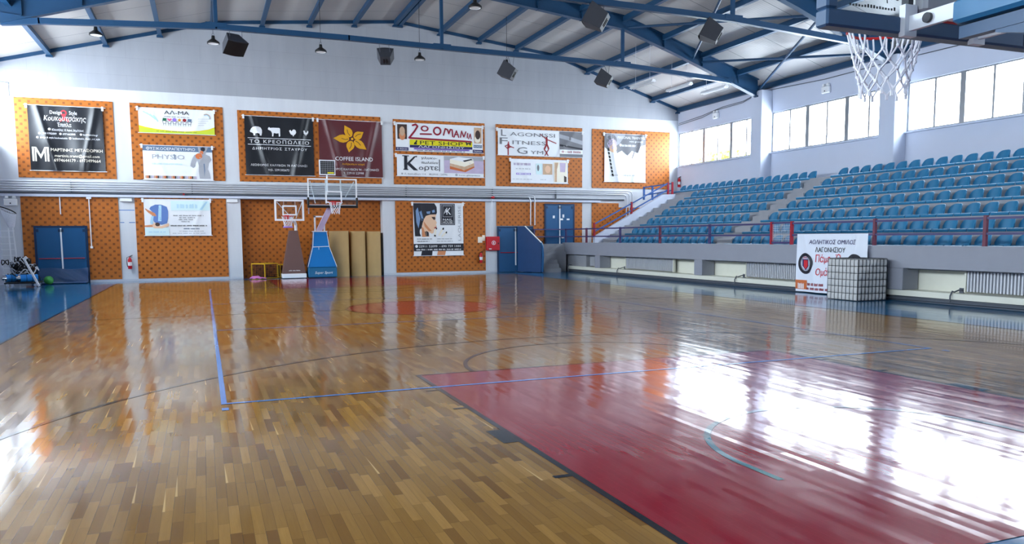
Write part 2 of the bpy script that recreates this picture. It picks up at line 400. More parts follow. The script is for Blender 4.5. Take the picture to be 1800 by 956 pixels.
# ------------------------------------------------------------------ the hall
ROOF = [(XL-.35, 7.58), (-3.9, 9.62), (3.08, 10.28), (9.96, 9.50), (XR+.35, 7.38)]
def roof_z(x):
    for (a, za), (b, zb) in zip(ROOF, ROOF[1:]):
        if a <= x <= b: return za+(zb-za)*(x-a)/(b-a)
    return ROOF[0][1] if x < ROOF[0][0] else ROOF[-1][1]
def struct(o, kind='structure'): o['kind'] = kind; return o
fl = struct(MB().box(XL-.3, XR+.3, YN-.2, YB+.7, -.2, 0).build('floor', M['court_border']))
def flat(name, polys, mat, h):
    b = MB()
    for p in polys:
        n = len(p); tri = tessellate_polygon([[Vector((x, y, 0)) for x, y in p]])
        fs = []
        for t in tri:
            a, c, d = (Vector((*p[i], 0)) for i in t)
            fs.append(tuple(t) if (c-a).cross(d-a).z > 0 else tuple(reversed(t)))
        b.add([(x, y, h) for x, y in p], fs)
    return b.build(name, mat, fl)
def rect(x0, y0, x1, y1): return [(x0,y0),(x1,y0),(x1,y1),(x0,y1)]
def arc(cx, cy, r, w, a0, a1, n=64):
    out = []
    for i in range(n):
        t0, t1 = (math.radians(a0+(a1-a0)*k/n) for k in (i, i+1))
        out.append([(cx+(r-w)*math.cos(t0), cy+(r-w)*math.sin(t0)), (cx+r*math.cos(t0), cy+r*math.sin(t0)), (cx+r*math.cos(t1), cy+r*math.sin(t1)), (cx+(r-w)*math.cos(t1), cy+(r-w)*math.sin(t1))])
    return out
CX = -.13; CR = 1.66
flat('parquet', [rect(-7.5, 0, 7.5, 28)], M['wood'], .002)
flat('red_key', [rect(-2.45, 0, 2.45, 5.8)], M['court_red'], .003)
flat('red_key', [rect(-2.45, 22.2, 2.45, 28)], M['court_red'], .003)
flat('centre_circle', [[(CX+CR*math.cos(2*PI*k/72), 14.2+1.78*math.sin(2*PI*k/72)) for k in range(72)]], M['court_red'], .003)
L = .05
key = [rect(-2.45, 5.75, 2.45, 5.8), rect(-2.45, 0, -2.40, 5.75), rect(2.40, 0, 2.45, 5.75)]
marks = []
for s in (-1, 1):
    def R(a, y0, b, y1): return rect(min(s*a, s*b), y0, max(s*a, s*b), y1)
    marks += [R(2.45, 1.78, 2.57, 1.83), R(2.45, 2.70, 2.57, 3.10), R(2.45, 3.95, 2.57, 4.0), R(2.45, 4.85, 2.57, 4.9)]
far = [rect(-2.45, 22.2, 2.45, 22.23), rect(-2.45, 22.23, -2.42, 28), rect(2.42, 22.23, 2.45, 28)]
tp = [rect(-6.6, 0, -6.55, 3.0), rect(6.55, 0, 6.6, 3.0)]
tp += arc(0, 1.575, 6.75, .05, math.degrees(math.acos(6.575/6.75)), 180-math.degrees(math.acos(6.575/6.75)), 90)
tp += [rect(-6.6, 25, -6.55, 28), rect(6.55, 25, 6.6, 28)]
tp += arc(0, 26.425, 6.75, .05, 180+math.degrees(math.acos(6.575/6.75)), 360-math.degrees(math.acos(6.575/6.75)), 90)
bl = [rect(-7.5, 0, -7.45, 28), rect(7.45, 0, 7.5, 28), rect(-7.45, 0, -2.45, .05), rect(2.45, 0, 7.45, .05), rect(-7.45, 27.95, -2.45, 28), rect(2.45, 27.95, 7.45, 28),
      rect(-7.45, 14.2-.025, CX-CR, 14.2+.025), rect(CX+CR, 14.2-.025, 7.45, 14.2+.025)]
flat('key_outline', key+marks+far, M['court_black'], .004)
flat('free_throw_arc', arc(0, 5.78, 1.8, .05, 0, 180, 48)+arc(0, 22.22, 1.8, .05, 180, 360, 48), M['court_black'], .004)
flat('three_point_line', tp, M['court_black'], .004)
flat('boundary_line', bl, M['court_black'], .004)
for p in ([arc(CX, 14.2, CR+.02, .05, 0, 360, 72)]): flat('circle_outline', p, M['court_black'], .0045)
vb = [rect(-4.5, 5, -4.45, 23), rect(4.45, 5, 4.5, 23), rect(-4.45, 5, 4.45, 5.05), rect(-4.45, 22.95, 4.45, 23), rect(-4.45, 11.3, 4.45, 11.35), rect(-4.45, 17, 4.45, 17.05),
      rect(-4.5, 4.72, -4.44, 4.83), rect(4.44, 4.72, 4.5, 4.83)]
flat('volleyball_line', vb, M['court_blue'], .005)
flat('no_charge_arc', arc(0, 1.575, 1.3, .05, 0, 180, 48)+[rect(-1.3, 1.2, -1.25, 1.575), rect(1.25, 1.2, 1.3, 1.575)], M['court_teal'], .005)
flat('free_throw_arc', arc(6.2, 27.0, .32, .04, 150, 420, 24), M['court_black'], .004)

# gable walls
gab = [(XL-.3, -.1)]+[(max(min(x, XR+.3), XL-.3), z) for x, z in ROOF]+[(XR+.3, -.1)]
RX0, RX1, RZ = -3.20, 2.31, 3.06                       # storage recess behind the far baskets
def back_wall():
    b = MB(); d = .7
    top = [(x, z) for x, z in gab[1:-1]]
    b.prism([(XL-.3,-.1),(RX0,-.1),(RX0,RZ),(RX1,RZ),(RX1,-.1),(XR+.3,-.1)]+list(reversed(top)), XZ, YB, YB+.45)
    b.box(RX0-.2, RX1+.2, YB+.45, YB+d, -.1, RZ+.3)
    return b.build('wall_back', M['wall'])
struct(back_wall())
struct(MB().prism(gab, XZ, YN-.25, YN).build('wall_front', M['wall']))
def side_wall(name, x0, x1, SILL, HEAD):
    b = MB(); b.box(x0, x1, YN-.2, YB+.4, -.1, SILL); b.box(x0, x1, YN-.2, YB+.4, HEAD, 7.45)
    ys = [YN-.2]+[v for p in reversed(BAYS) for v in p]+[YB+.4]
    for i in range(0, len(ys), 2): b.box(x0, x1, ys[i], ys[i+1], SILL, HEAD)
    return struct(b.build(name, M['wall_smooth']))
side_wall('wall_right', XR, XR+.22, *OPEN[1]); side_wall('wall_left', XL-.22, XL, *OPEN[-1])
k = 0
for x0, x1, s in ((15.95, XR, 1), (XL, XL+.52, -1)):
    for y in FR:
        k += 1
        o = MB().bbox(x0, x1, y-.32, y+.32, 0, roof_z(x0 if s > 0 else x1)-.45, .015).build('trim_%d' % k, M['wall_smooth'])
        struct(o); tag(o, None)
b = MB()
for (x, z), (x2, z2) in zip(ROOF, ROOF[1:]): b.add([(x,YN-.3,z),(x2,YN-.3,z2),(x2,YB+.5,z2),(x,YB+.5,z),(x,YN-.3,z+.12),(x2,YN-.3,z2+.12),(x2,YB+.5,z2+.12),(x,YB+.5,z+.12)], [(0,1,2,3),(4,7,6,5),(0,4,5,1),(2,6,7,3),(0,3,7,4),(1,5,6,2)])
struct(b.build('ceiling', M['roof']))
k += 1
struct(MB().box(XL, RX0, YB-.025, YB, .0, .09).box(RX1, 8.7, YB-.025, YB, .0, .09).build('baseboard_back', M['pipe_grey']))
struct(MB().box(XL, 12.3, YB-.12, YB, 3.07, 3.16).build('trim_%d' % k, M['wall_smooth']))

# windows: three sliding units of two panes in every bay
wn = 0
def window(xw, s, a, b_):
    global wn; wn += 1
    SILL, HEAD = OPEN[s]
    root = thing('window_%d' % wn, None, None, (xw, (a+b_)/2, SILL), kind='structure')
    xc = xw+s*.09; fr = MB(); t = .05
    fr.box(xc-.05, xc+.05, a, b_, SILL, SILL+t); fr.box(xc-.05, xc+.05, a, b_, HEAD-t, HEAD)
    u = (b_-a)/3
    for i in range(4):
        y = a+i*u; w = .09 if 0 < i < 3 else .06
        fr.box(xc-.06, xc+.06, max(a, y-w), min(b_, y+w), SILL, HEAD)
    fr.build('window_frame', M['aluminium'], root)
    st = MB()
    for i in range(3):
        y = a+(i+.5)*u; st.box(xc-.03, xc+.03, y-.036, y+.036, SILL+t, HEAD-t)
    st.build('sash_stile', M['aluminium'], root)
    MB().box(xc-.004, xc+.004, a+.02, b_-.02, SILL+.02, HEAD-.02).build('window_pane', M['glass'], root)
    MB().box(min(xw-s*.10, xw), max(xw-s*.10, xw), a, b_, SILL-.05, SILL-.005).build('window_sill', M['wall_smooth'], root)
for (a, b_) in BAYS: window(XR, 1, a, b_); window(XL, -1, a, b_)

# trees outside the far right windows
def tree(x, y, h, r, label):
    t = thing('leafy_tree', label, 'tree', (x, y, 0), 'trees outside the far right windows')
    MB().cyl((x,y,0), (x,y,h-r*.5), .16, .08, 8).build('trunk', M['bark'], t)
    rnd = random.Random(int(x*10)); lf = MB()
    for i in range(1500):
        d = Vector((rnd.gauss(0,1), rnd.gauss(0,1), rnd.gauss(0,1))).normalized()*r*rnd.uniform(.45, 1.); p = Vector((x, y, h))+Vector((d.x, d.y, d.z*.8))
        n = Vector((rnd.uniform(-1,1), rnd.uniform(-1,1), rnd.uniform(-1,1))).normalized(); u = n.orthogonal().normalized()*.16; w = n.cross(u).normalized()*.09
        lf.add([p-u, p+w, p+u, p-w], [(0,1,2,3)])
    lf.build('crown', M['foliage'], t)
tree(23.5, 35.2, 4.9, 2.0, 'yellow-green tree outside the windows nearest the far corner')
tree(26.5, 28.5, 5.0, 1.5, 'smaller yellow-green tree outside, one pane nearer along the right windows')

# ------------------------------------------------------------------ roof steel
def frame(y, label):
    rt = thing('roof_frame', label, 'roof truss', (3.08, y, 7.6), 'blue steel roof frames', 'structure')
    xs = [-9.9, -8.2, -6.0, -3.9, 3.08, 9.96, 12.2, 14.4, 15.98]; dp = [.62, .56, .48, .46, .48, .46, .48, .58, .66]
    top = [(x, roof_z(x)-.02) for x in xs]; bot = [(x, roof_z(x)-.02-d) for x, d in zip(xs, dp)]
    b = MB(); b.prism(top+list(reversed(bot)), XZ, y-.012, y+.012)
    for poly in (top, bot):
        for (x, z), (x2, z2) in zip(poly, poly[1:]):
            b.bar((x, y, z), (x2, y, z2), .22, .03)
    for i, x in enumerate([-9.0, -7.5, -5.75, -2.2, -.4, 1.35, 4.8, 6.55, 8.25, 11.65, 13.35, 15.0]):
        zt = roof_z(x)-.02; b.box(x-.008, x+.008, y-.1, y+.1, zt-.5, zt)
    b.build('rafter', M['steel_blue'], rt)
    T = [(-9.5, 7.50), (-8.6, 7.62), (-3.96, 7.88), (0, 7.88), (3.08, 7.83), (9.93, 7.76), (14.8, 7.48), (16.0, 7.28)]
    tb = MB()
    for (x, z), (x2, z2) in zip(T, T[1:]): tb.bar((x-.02, y, z), (x2+.02, y, z2), .14, .16)
    for x, z in ((-3.96, 7.88), (3.08, 7.83), (9.93, 7.76)): tb.box(x-.30, x+.30, y-.08, y+.08, z-.02, z+.11)
    tb.prism([(14.4,7.45),(15.95,7.16),(15.95,7.55),(14.6,7.60)], XZ, y-.06, y+.06); tb.prism([(-8.6,7.60),(-9.9,7.42),(-9.9,7.80),(-8.8,7.70)], XZ, y-.06, y+.06)
    tb.build('tie_beam', M['steel_blue'], rt)
    for x, z in ((-3.96, 7.9), (3.08, 7.85), (9.93, 7.78)):
        MB().box(x-.05, x+.05, y-.05, y+.05, z+.05, roof_z(x)-.45).build('hanger', M['steel_blue'], rt)
for y, lab in zip(FR, ['blue steel roof frame with bent tie beam nearest the gable with the adverts', 'blue steel roof frame with two speakers, second from the advert wall', 'blue steel roof frame third from the advert wall', 'blue steel roof frame fourth from the advert wall', 'blue steel roof frame nearest the near basket']):
    frame(y, lab)
PX_ = [-11.05, -9.32, -7.53, -5.75, -3.95, -2.17, -.41, 1.33, 2.98, 3.18, 4.84, 6.55, 8.23, 9.97, 11.64, 13.34, 15.02, 16.40]
for i, x in enumerate(PX_):
    z = roof_z(x); b = MB().box(x-.04, x+.04, YN+.02, YB-.02, z-.20, z-.012)
    b.box(x-.075, x+.075, YN+.02, YB-.02, z-.215, z-.195); b.box(x-.11, x+.11, YB-.14, YB-.01, z-.27, z-.21)
    o = b.build('purlin', M['steel_blue'], None, (x, YB-6, z-.1))
    tag(o, 'blue roof purlin running lengthwise, %s from the left wall' % ORD[i], 'purlin', 'blue purlins under the roof sheets', 'structure')
GE = MB()
for (x, z), (x2, z2) in zip(ROOF, ROOF[1:]): GE.bar((x, YB-.03, z-.06), (x2, YB-.03, z2-.06), .06, .12)
tag(GE.build('gable_rafter', M['steel_blue'], None, (3.08, YB-.03, 10.2)), 'thin blue steel edge along the top of the advert wall', 'roof beam', None, 'structure')
def brace(p, q, lab):
    p = (p[0], p[1], roof_z(p[0])-.38); q = (q[0], q[1], roof_z(q[0])-.38)
    tag(MB().cyl(p, q, .045, n=8).build('wind_brace', M['steel_blue'], None, p), lab, 'brace', 'diagonal braces in the roof bay', 'structure')
Y1, Y2 = FR[0]-.1, FR[1]+.1
brace((16.0, Y1), (13.2, Y2), 'diagonal blue roof brace from the far column top to the second frame')
brace((13.3, Y1), (15.9, Y2), 'diagonal blue roof brace crossing towards the second column top')
brace((10.1, Y1), (13.0, Y2), 'diagonal blue roof brace beside the upper right speaker')
brace((12.9, Y1), (10.0, Y2), 'diagonal blue roof brace crossing the one beside the upper right speaker')
# ------------------------------------------------------------------ wall panels
def panel(x0, x1, z0, z1, label, holes=(), y=YB, t=.03):
    o = MB().box(x0, x1, y-t, y-.002, z0, z1).build('wall_panel', M['panel'], None, ((x0+x1)/2, y, z0))
    tag(o, label, 'wall panel', 'orange dotted wall panels'); return o
UPX = [(-10.5,-7.43), (-6.88,-3.71), (-3.19,2.30), (2.81,6.78), (7.29,11.42), (11.92,16.0)]
UPN = ['behind the black furniture advert at upper left', 'behind the lime-edged nursery banner and the physiotherapy banner', 'behind the black butcher and maroon coffee banners', 'behind the pet shop and pastry banners', 'behind the fitness gym banner', 'behind the grey personal training banner at upper right']
for i, ((a, b_), n) in enumerate(zip(UPX, UPN)):
    z1 = 6.48 if i < 2 else 6.41 if i == 2 else 6.36
    panel(a, b_, 3.73, z1, 'upper orange dotted panel '+n)
panel(-10.5, -7.43, .09, 3.07, 'lower orange dotted panel behind the blue double door at far left')
panel(-6.88, -3.73, .09, 3.07, 'lower orange dotted panel behind the pale physiotherapy banner of a massage')
o = MB().box(RX0+.01, RX1-.01, YB+.42, YB+.448, .0, RZ-.005).build('wall_panel', M['panel'], None, (-.4, YB+.44, 0)); tag(o, 'orange dotted panel at the back of the recess behind the far baskets', 'wall panel', 'orange dotted wall panels')
panel(2.84, 6.77, .09, 3.05, 'lower orange dotted panel behind the nail salon banner')
panel(7.29, 9.0, 2.02, 3.05, 'lower orange dotted panel above the half-hidden blue door beside the hose cabinet')
panel(9.02, 11.42, .9, 3.05, 'lower orange dotted panel around the raised blue double door')
b = MB().box(11.92, 16.0, YB-.03, YB-.002, .9, 2.86).box(11.92, 13.3, YB-.03, YB-.002, 2.86, 3.05)
tag(b.build('wall_panel', M['panel'], None, (13.9, YB, .9)), 'lower orange dotted panel with a notched top behind the stand staircase', 'wall panel', 'orange dotted wall panels')

# ------------------------------------------------------------------ banners with their printing
class Banner:
    def __init__(s, name, label, x0, x1, z0, z1, mat, fold=.012, sag=.0, kind='wall', y=None, rod=True, group='advertising banners on the back wall'):
        s.x0, s.x1, s.z0, s.z1 = x0, x1, z0, z1; s.w, s.h = x1-x0, z1-z0; s.fold = fold; s.sag = sag; s.kind = kind
        s.y = YB-.085 if y is None else y; s.ph = random.uniform(0, 6)
        s.root = thing(name, label, 'banner', s.P(.5, 0, 0), group); s.b = {}
        s.sheet = MB().slab(lambda u, v: s.P(u, v, 0), 64, 40, (.0, .004, 0) if kind == 'wall' else (.004, 0, 0)).build('cloth', mat, s.root, smooth=True)
        if rod and kind == 'wall':
            for nm, z, d in (('rod', z1+.01, .10), ('rod', z0-.01, .04)):
                MB().cyl((x0-d, s.y, z), (x1+d, s.y, z), .012, n=8).build(nm, M['white_metal'], s.root)
            for xx in (x0-.03, x1+.0):
                MB().box(xx-.035, xx+.035, s.y-.03, s.y+.03, z1-.10, z1+.05).build('clip', M['white_plastic'], s.root)
    def off(s, u, v):
        a = s.fold
        d = a*(.55*math.sin(u*17+s.ph+v*2.2)+.45*math.sin((u*9-v*6)+s.ph*1.7)) * (.45+.55*(1-v)*1.2)
        d += a*1.6*math.exp(-((u-.12-.22*(1-v))/.045)**2) + a*1.6*math.exp(-((u-.90+.20*(1-v))/.045)**2)
        return d
    def P(s, u, v, lift):
        d = s.off(u, v)+lift; z = s.z0+v*s.h - s.sag*4*u*(1-u)
        if s.kind == 'wall': return (s.x0+u*s.w, s.y-d, z)
        return (s.xr-d if hasattr(s, 'xr') else SIDE_X-d, s.x1-u*s.w, z)
    def put(s, vs, fs, mat, lift, part, step=.045):     # subdivide so that the print follows the folds
        b = s.b.setdefault((part, mat), MB()); idx = {}; P = []; F = []
        def vi(p):
            k = (round(p[0], 6), round(p[1], 6))
            if k not in idx: idx[k] = len(P); P.append(k)
            return idx[k]
        st = [tuple(vs[i] for i in f) for f in fs]
        while st:
            t = st.pop(); L = [max(abs(t[i][0]-t[(i+1) % 3][0]), abs(t[i][1]-t[(i+1) % 3][1])) for i in range(3)]; k = L.index(max(L))
            if L[k] > step:
                a, c, d = t[k], t[(k+1) % 3], t[(k+2) % 3]; m = ((a[0]+c[0])/2, (a[1]+c[1])/2); st += [(a, m, d), (m, c, d)]
            else: F.append(tuple(vi(p) for p in t))
        b.add([s.P(u, v, lift+.004) for u, v in P], F); return s
    def poly(s, pts, mat, lift=.006, part='print'):      # pts in u,v
        vs = [(a, b, 0) for a, b in pts]
        tri = tessellate_polygon([[Vector(p) for p in vs]])
        fs = []
        for t in tri:
            A, B, C = (Vector(vs[i]) for i in t)
            fs.append(tuple(t) if (B-A).cross(C-A).z > 0 else tuple(reversed(t)))
        return s.put([(a, c) for a, c, _ in vs], fs, mat, lift, part)
    def fine(s, pts, mat, lift=.006, part='print', n=10): # rect u0,v0,u1,v1 tessellated to follow the folds
        u0, v0, u1, v1 = pts; b = s.b.setdefault((part, mat), MB())
        nu = max(1, int(abs(u1-u0)*40)); nv = max(1, int(abs(v1-v0)*24))
        b.grid(lambda a, c: s.P(u0+(u1-u0)*a, v0+(v1-v0)*c, lift+.004), nu, nv); return s
    def ell(s, cu, cv, ru, rv, mat, lift=.006, part='print', n=20, a0=0, a1=360, rot=0):
        q = []
        for k in range(n+(0 if a1-a0 >= 360 else 1)):
            t = math.radians(a0+(a1-a0)*k/n); x, y = ru*math.cos(t), rv*math.sin(t)
            c, d = math.cos(rot), math.sin(rot); q.append((cu+x*c-y*d, cv+(x*d+y*c)*s.w/s.h))
        return s.poly(q, mat, lift, part)
    def ring(s, cu, cv, r, w, mat, lift=.007, part='emblem', a0=0, a1=360, n=28, asp=1.):
        k = s.w/s.h
        for i in range(n):
            t0, t1 = (math.radians(a0+(a1-a0)*j/n) for j in (i, i+1))
            s.poly([(cu+(r-w)*math.cos(t0), cv+(r-w)*asp*k*math.sin(t0)), (cu+r*math.cos(t0), cv+r*asp*k*math.sin(t0)), (cu+r*math.cos(t1), cv+r*asp*k*math.sin(t1)), (cu+(r-w)*math.cos(t1), cv+(r-w)*asp*k*math.sin(t1))], mat, lift, part)
        return s
    def line(s, p, q, w, mat, lift=.007, part='emblem'):
        k = s.w/s.h; d = Vector((q[0]-p[0], (q[1]-p[1])/k)); n = Vector((-d.y, d.x)).normalized()*w/2
        return s.poly([(p[0]+n.x, p[1]+n.y*k), (q[0]+n.x, q[1]+n.y*k), (q[0]-n.x, q[1]-n.y*k), (p[0]-n.x, p[1]-n.y*k)], mat, lift, part)
    def text(s, txt, u, v, h, mat, wid=None, bold=0., shear=0., lift=.009, part='lettering', rot=0., align='C', space=1.):
        # u,v = centre (or left) of the text ; h = letter height and wid = text width, both as fractions of the banner
        vs, fs, ly = letters(txt, bold*.25, shear, space)
        if not vs: return s
        x0, x1 = min(p.x for p in vs), max(p.x for p in vs); W_ = x1-x0
        sy = h*s.h/.73; sx = sy if wid is None else wid*s.w/W_
        out = []
        cr, sr = math.cos(rot), math.sin(rot)
        for p in vs:
            X = (p.x-(x0+x1)/2 if align == 'C' else p.x-x0)*sx; Y = (p.y-.365)*sy
            X, Y = X*cr-Y*sr, X*sr+Y*cr
            out.append((u+X/s.w, v+Y/s.h))
        s.nt = getattr(s, 'nt', 0)+1
        for k in range(4):
            g = [f for f, l in zip(fs, ly) if l == k]
            if g: s.put(out, g, mat, lift+.0006*k, part+'#%d' % s.nt)
        return s
    def dashes(s, u, v, h, mat, wid, lift=.008, part='small_print'):
        rnd = random.Random(int(u*977+v*641+wid*311)); x = u-wid/2
        while x < u+wid/2-.01:
            w = min(rnd.uniform(.03, .09), u+wid/2-x); k = x
            while k < x+w-.006: s.poly([(k, v-h/2), (k+.007, v-h/2), (k+.007, v+h/2*rnd.uniform(.4,1)), (k, v+h/2*rnd.uniform(.4,1))], mat, lift, part); k += .0115
            x += w+.014
        return s
    def done(s):
        for (part, mat), b in s.b.items():
            b.build(part.split('#')[0], M[mat] if isinstance(mat, str) else mat, s.root)
SIDE_X = 10.30
# furniture + haulage advert
B = Banner('advert_banner', 'black advert banner with white Greek lettering at upper left of the advert wall', -10.1, -7.76, 3.98, 6.22, M['vinyl_black'], .03)
B.text('Design', .37, .905, .055, 'ink_white', .155, .01).text('Style', .60, .905, .06, 'ink_white', .105, .01)
B.ring(.475, .90, .042, .018, 'ink_red').poly([(.437,.885),(.513,.885),(.475,.80)], 'ink_red', .006, 'emblem').poly([(.40,.79),(.475,.83),(.55,.79),(.53,.76),(.475,.79),(.42,.76)], 'ink_red', .006, 'emblem')
B.text('Κουκουτσάκης', .49, .815, .085, 'ink_white', .56, .012, .2).text('Έπιπλα', .475, .715, .062, 'ink_white', .185, .01)
B.text('Κλεισόβης 15 Άγιος Δημήτριος', .52, .635, .034, 'ink_white', .42)
B.ell(.275,.64,.018,.018,'ink_white')
for u, t, w in ((.275,'210 9702009',.18), (.53,'6971662008',.17), (.82,'koukoutsakis.gr',.20)): B.text(t, u, .573, .03, 'ink_white', w, .008)
for u in (.14,.415,.69): B.ell(u,.573,.016,.016,'ink_white')
B.text('design & style koukoutsakis', .325, .51, .03, 'ink_white', .36, .008).text('koukoutsakis_design_and_style', .76, .51, .03, 'ink_white', .37, .008)
B.ell(.11,.51,.016,.016,'ink_white').ell(.54,.51,.018,.018,'ink_white')
for q in ([(.03,.14),(.055,.14),(.055,.36),(.03,.36)], [(.065,.14),(.085,.14),(.085,.30),(.065,.33)], [(.225,.14),(.25,.14),(.25,.36),(.225,.36)], [(.19,.14),(.21,.14),(.21,.33),(.19,.30)], [(.055,.36),(.085,.36),(.15,.22),(.14,.18)], [(.225,.36),(.195,.36),(.13,.22),(.14,.18)]): B.poly(q, 'ink_cream', .007, 'emblem')
B.text('ΜΑΡΤΙΝΗΣ ΜΕΤΑΦΟΡΙΚΗ', .625, .325, .05, 'ink_cream', .69, .022).text('martinis.trans@gmail.com', .625, .235, .045, 'ink_cream', .60).text('6974644179 - 6973499664', .625, .165, .05, 'ink_cream', .62, .02)
B.done()
# nursery banner
B = Banner('nursery_banner', 'white banner with lime lower edge and six small coloured figures, upper left', -6.6, -4.02, 5.43, 6.31, M['vinyl_white'], .008)
B.poly([(0,.0),(1,.0),(1,.32),(.92,.22),(.8,.15),(.6,.10),(.4,.11),(.2,.17),(.08,.23),(0,.29)], 'ink_lime', .006)
B.poly([(0,.29),(.08,.23),(.2,.17),(.4,.11),(.6,.10),(.8,.15),(.92,.22),(1,.32),(1,.26),(.92,.17),(.8,.11),(.6,.06),(.4,.07),(.2,.12),(.08,.18),(0,.22)], 'ink_yellow', .007)
B.text('ΑΛ-ΜΑ', .50, .86, .16, 'ink_black', .33)
B.dashes(.50, .685, .04, 'ink_grey', .34)
for i, (c, sh) in enumerate((('ink_green',4), ('ink_pink',0), ('ink_violet',0), ('ink_gold',5), ('ink_darkred',6), ('ink_sky',4))):
    u = .335+i*.066; v = .56
    c = 'ink_slate' if i == 5 else c
    if sh == 4: B.poly([(u-.028,v-.055),(u+.022,v-.065),(u+.03,v+.055),(u-.02,v+.065)], c, .007, 'figure')
    elif sh == 5: B.poly([(u+(.03 if k % 2 == 0 else .014)*math.sin(k*PI/5), v+(.085 if k % 2 == 0 else .04)*math.cos(k*PI/5)) for k in range(10)], c, .007, 'figure')
    elif sh == 6: B.poly([(u+.028*math.sin(k*PI/3), v+.075*math.cos(k*PI/3)) for k in range(6)], c, .007, 'figure')
    elif i == 1: B.poly([(u,v-.07),(u+.03,v+.01),(u+.024,v+.06),(u,v+.035),(u-.024,v+.06),(u-.03,v+.01)], c, .007, 'figure')
    else: B.ell(u, v, .027, .027, c, .007, 'figure')
    for p, q in (((u-.018,v-.07),(u-.02,v-.16)), ((u+.018,v-.07),(u+.02,v-.16)), ((u-.02,v-.16),(u+.02,v-.16)), ((u-.012,v-.16),(u-.014,v-.24)), ((u+.012,v-.16),(u+.014,v-.24)), ((u-.02,v-.10),(u-.033,v-.05)), ((u+.02,v-.10),(u+.033,v-.05))): B.line(p, q, .0045, 'ink_black', .0075, 'figure')
for r, c in ((.058,'ink_tan'), (.050,'ink_silver'), (.042,'ink_sky')): B.ring(.895, .70, r, .008, c, .0065, 'rainbow', -20, 130)
for i in range(4): B.line((.06+i*.045,.86-i*.05), (.16+i*.03,.70-i*.08), .016, 'ink_sky', .006, 'print'); B.line((.78,.64-i*.09),(.95-.03*i,.66-i*.09),.004,'ink_silver',.006,'print')
B.dashes(.5, .075, .035, 'ink_green', .55)
B.done()
# physiotherapy banner (upper)
B = Banner('physiotherapy_banner', 'white banner with slate header and a grey bare back, below the nursery banner', -6.52, -4.14, 3.735, 4.97, M['vinyl_white'], .008)
B.fine((.0,.845,1,1), 'ink_slate'); B.text('ΦΥΣΙΚΟΘΕΡΑΠΕΥΤΗΡΙΟ', .40, .915, .085, 'ink_white', .70, .018)
B.text('PHYSIO', .36, .68, .14, 'ink_silver', .46).dashes(.34, .47, .06, 'ink_pale', .44).line((.455,.60),(.44,.76),.012,'ink_slate')
B.poly([(.80,.05),(.96,.05),(.95,.20),(.925,.34),(.945,.52),(.985,.62),(.96,.73),(.90,.78),(.91,.86),(.94,.99),(.90,.99),(.89,.90),(.86,.86),(.83,.90),(.82,.99),(.79,.99),(.80,.86),(.80,.79),(.74,.76),(.71,.67),(.68,.52),(.67,.42),(.71,.37),(.74,.42),(.745,.52),(.775,.60),(.795,.44),(.79,.26)], 'ink_silver', .007, 'figure')
B.poly([(.87,.10),(.885,.3),(.88,.5),(.865,.5),(.87,.3)], 'ink_slate', .008, 'figure').ell(.80,.72,.05,.045,'ink_orange',.008,'figure').ell(.845,.83,.025,.03,'ink_orange',.008,'figure').ell(.865,.93,.032,.034,'ink_hair',.0085,'figure')
for i in range(30): B.poly([(.02+i*.0245,.035),(.042+i*.0245,.035),(.042+i*.0245,.115),(.02+i*.0245,.115)], ('ink_tan','ink_silver','ink_orange','ink_lilac','ink_brown')[(i*7) % 5], .006, 'photo_strip')
B.done()
# butcher banner
B = Banner('butcher_banner', 'black banner with four white farm animals and Greek lettering, left of the maroon banner', -2.95, -.39, 3.99, 6.2, M['vinyl_black'], .028)
def pigshape(cu, cv, s):
    P = [(-.5,.1),(-.42,.25),(-.30,.36),(-.1,.42),(.2,.42),(.4,.34),(.5,.12),(.5,-.1),(.44,-.38),(.30,-.38),(.28,-.22),(.1,-.16),(-.08,-.2),(-.1,-.38),(-.24,-.38),(-.26,-.2),(-.4,-.12),(-.5,-.1),(-.56,-.02)]
    B.poly([(cu+a*s, cv+b_*s*B.w/B.h) for a, b_ in P], 'ink_white', .008, 'animal_emblem')
def cowshape(cu, cv, s):
    P = [(-.5,.34),(-.42,.40),(-.36,.33),(-.1,.36),(.44,.36),(.5,.28),(.5,-.34),(.44,-.4),(.38,-.4),(.36,-.1),(.2,-.14),(-.05,-.1),(-.1,-.4),(-.2,-.4),(-.2,-.12),(-.28,.06),(-.4,.12),(-.5,.16),(-.54,.22)]
    B.poly([(cu+a*s, cv+b_*s*B.w/B.h) for a, b_ in P], 'ink_white', .008, 'animal_emblem')
def turkey(cu, cv, s):
    P = [(-.36,.30),(-.24,.36),(-.2,.24),(-.1,.16),(.06,.40),(.26,.44),(.44,.30),(.5,.04),(.40,-.18),(.2,-.34),(.14,-.5),(.02,-.5),(.04,-.36),(-.2,-.28),(-.34,-.08),(-.4,.12),(-.46,.2)]
    B.poly([(cu+a*s, cv+b_*s*B.w/B.h) for a, b_ in P], 'ink_white', .008, 'animal_emblem')
def hen(cu, cv, s):
    P = [(-.34,.40),(-.22,.46),(-.14,.34),(-.06,.1),(.16,.06),(.36,.44),(.5,.36),(.46,.04),(.28,-.22),(.12,-.3),(.1,-.5),(0,-.5),(0,-.32),(-.2,-.24),(-.38,-.02),(-.32,.2),(-.46,.28)]
    B.poly([(cu+a*s, cv+b_*s*B.w/B.h) for a, b_ in P], 'ink_white', .008, 'animal_emblem')
pigshape(.165,.745,.165); cowshape(.425,.745,.17); turkey(.69,.745,.11); hen(.885,.745,.085)
B.fine((.04,.625,.96,.634), 'ink_white'); B.fine((.04,.515,.96,.524), 'ink_white')
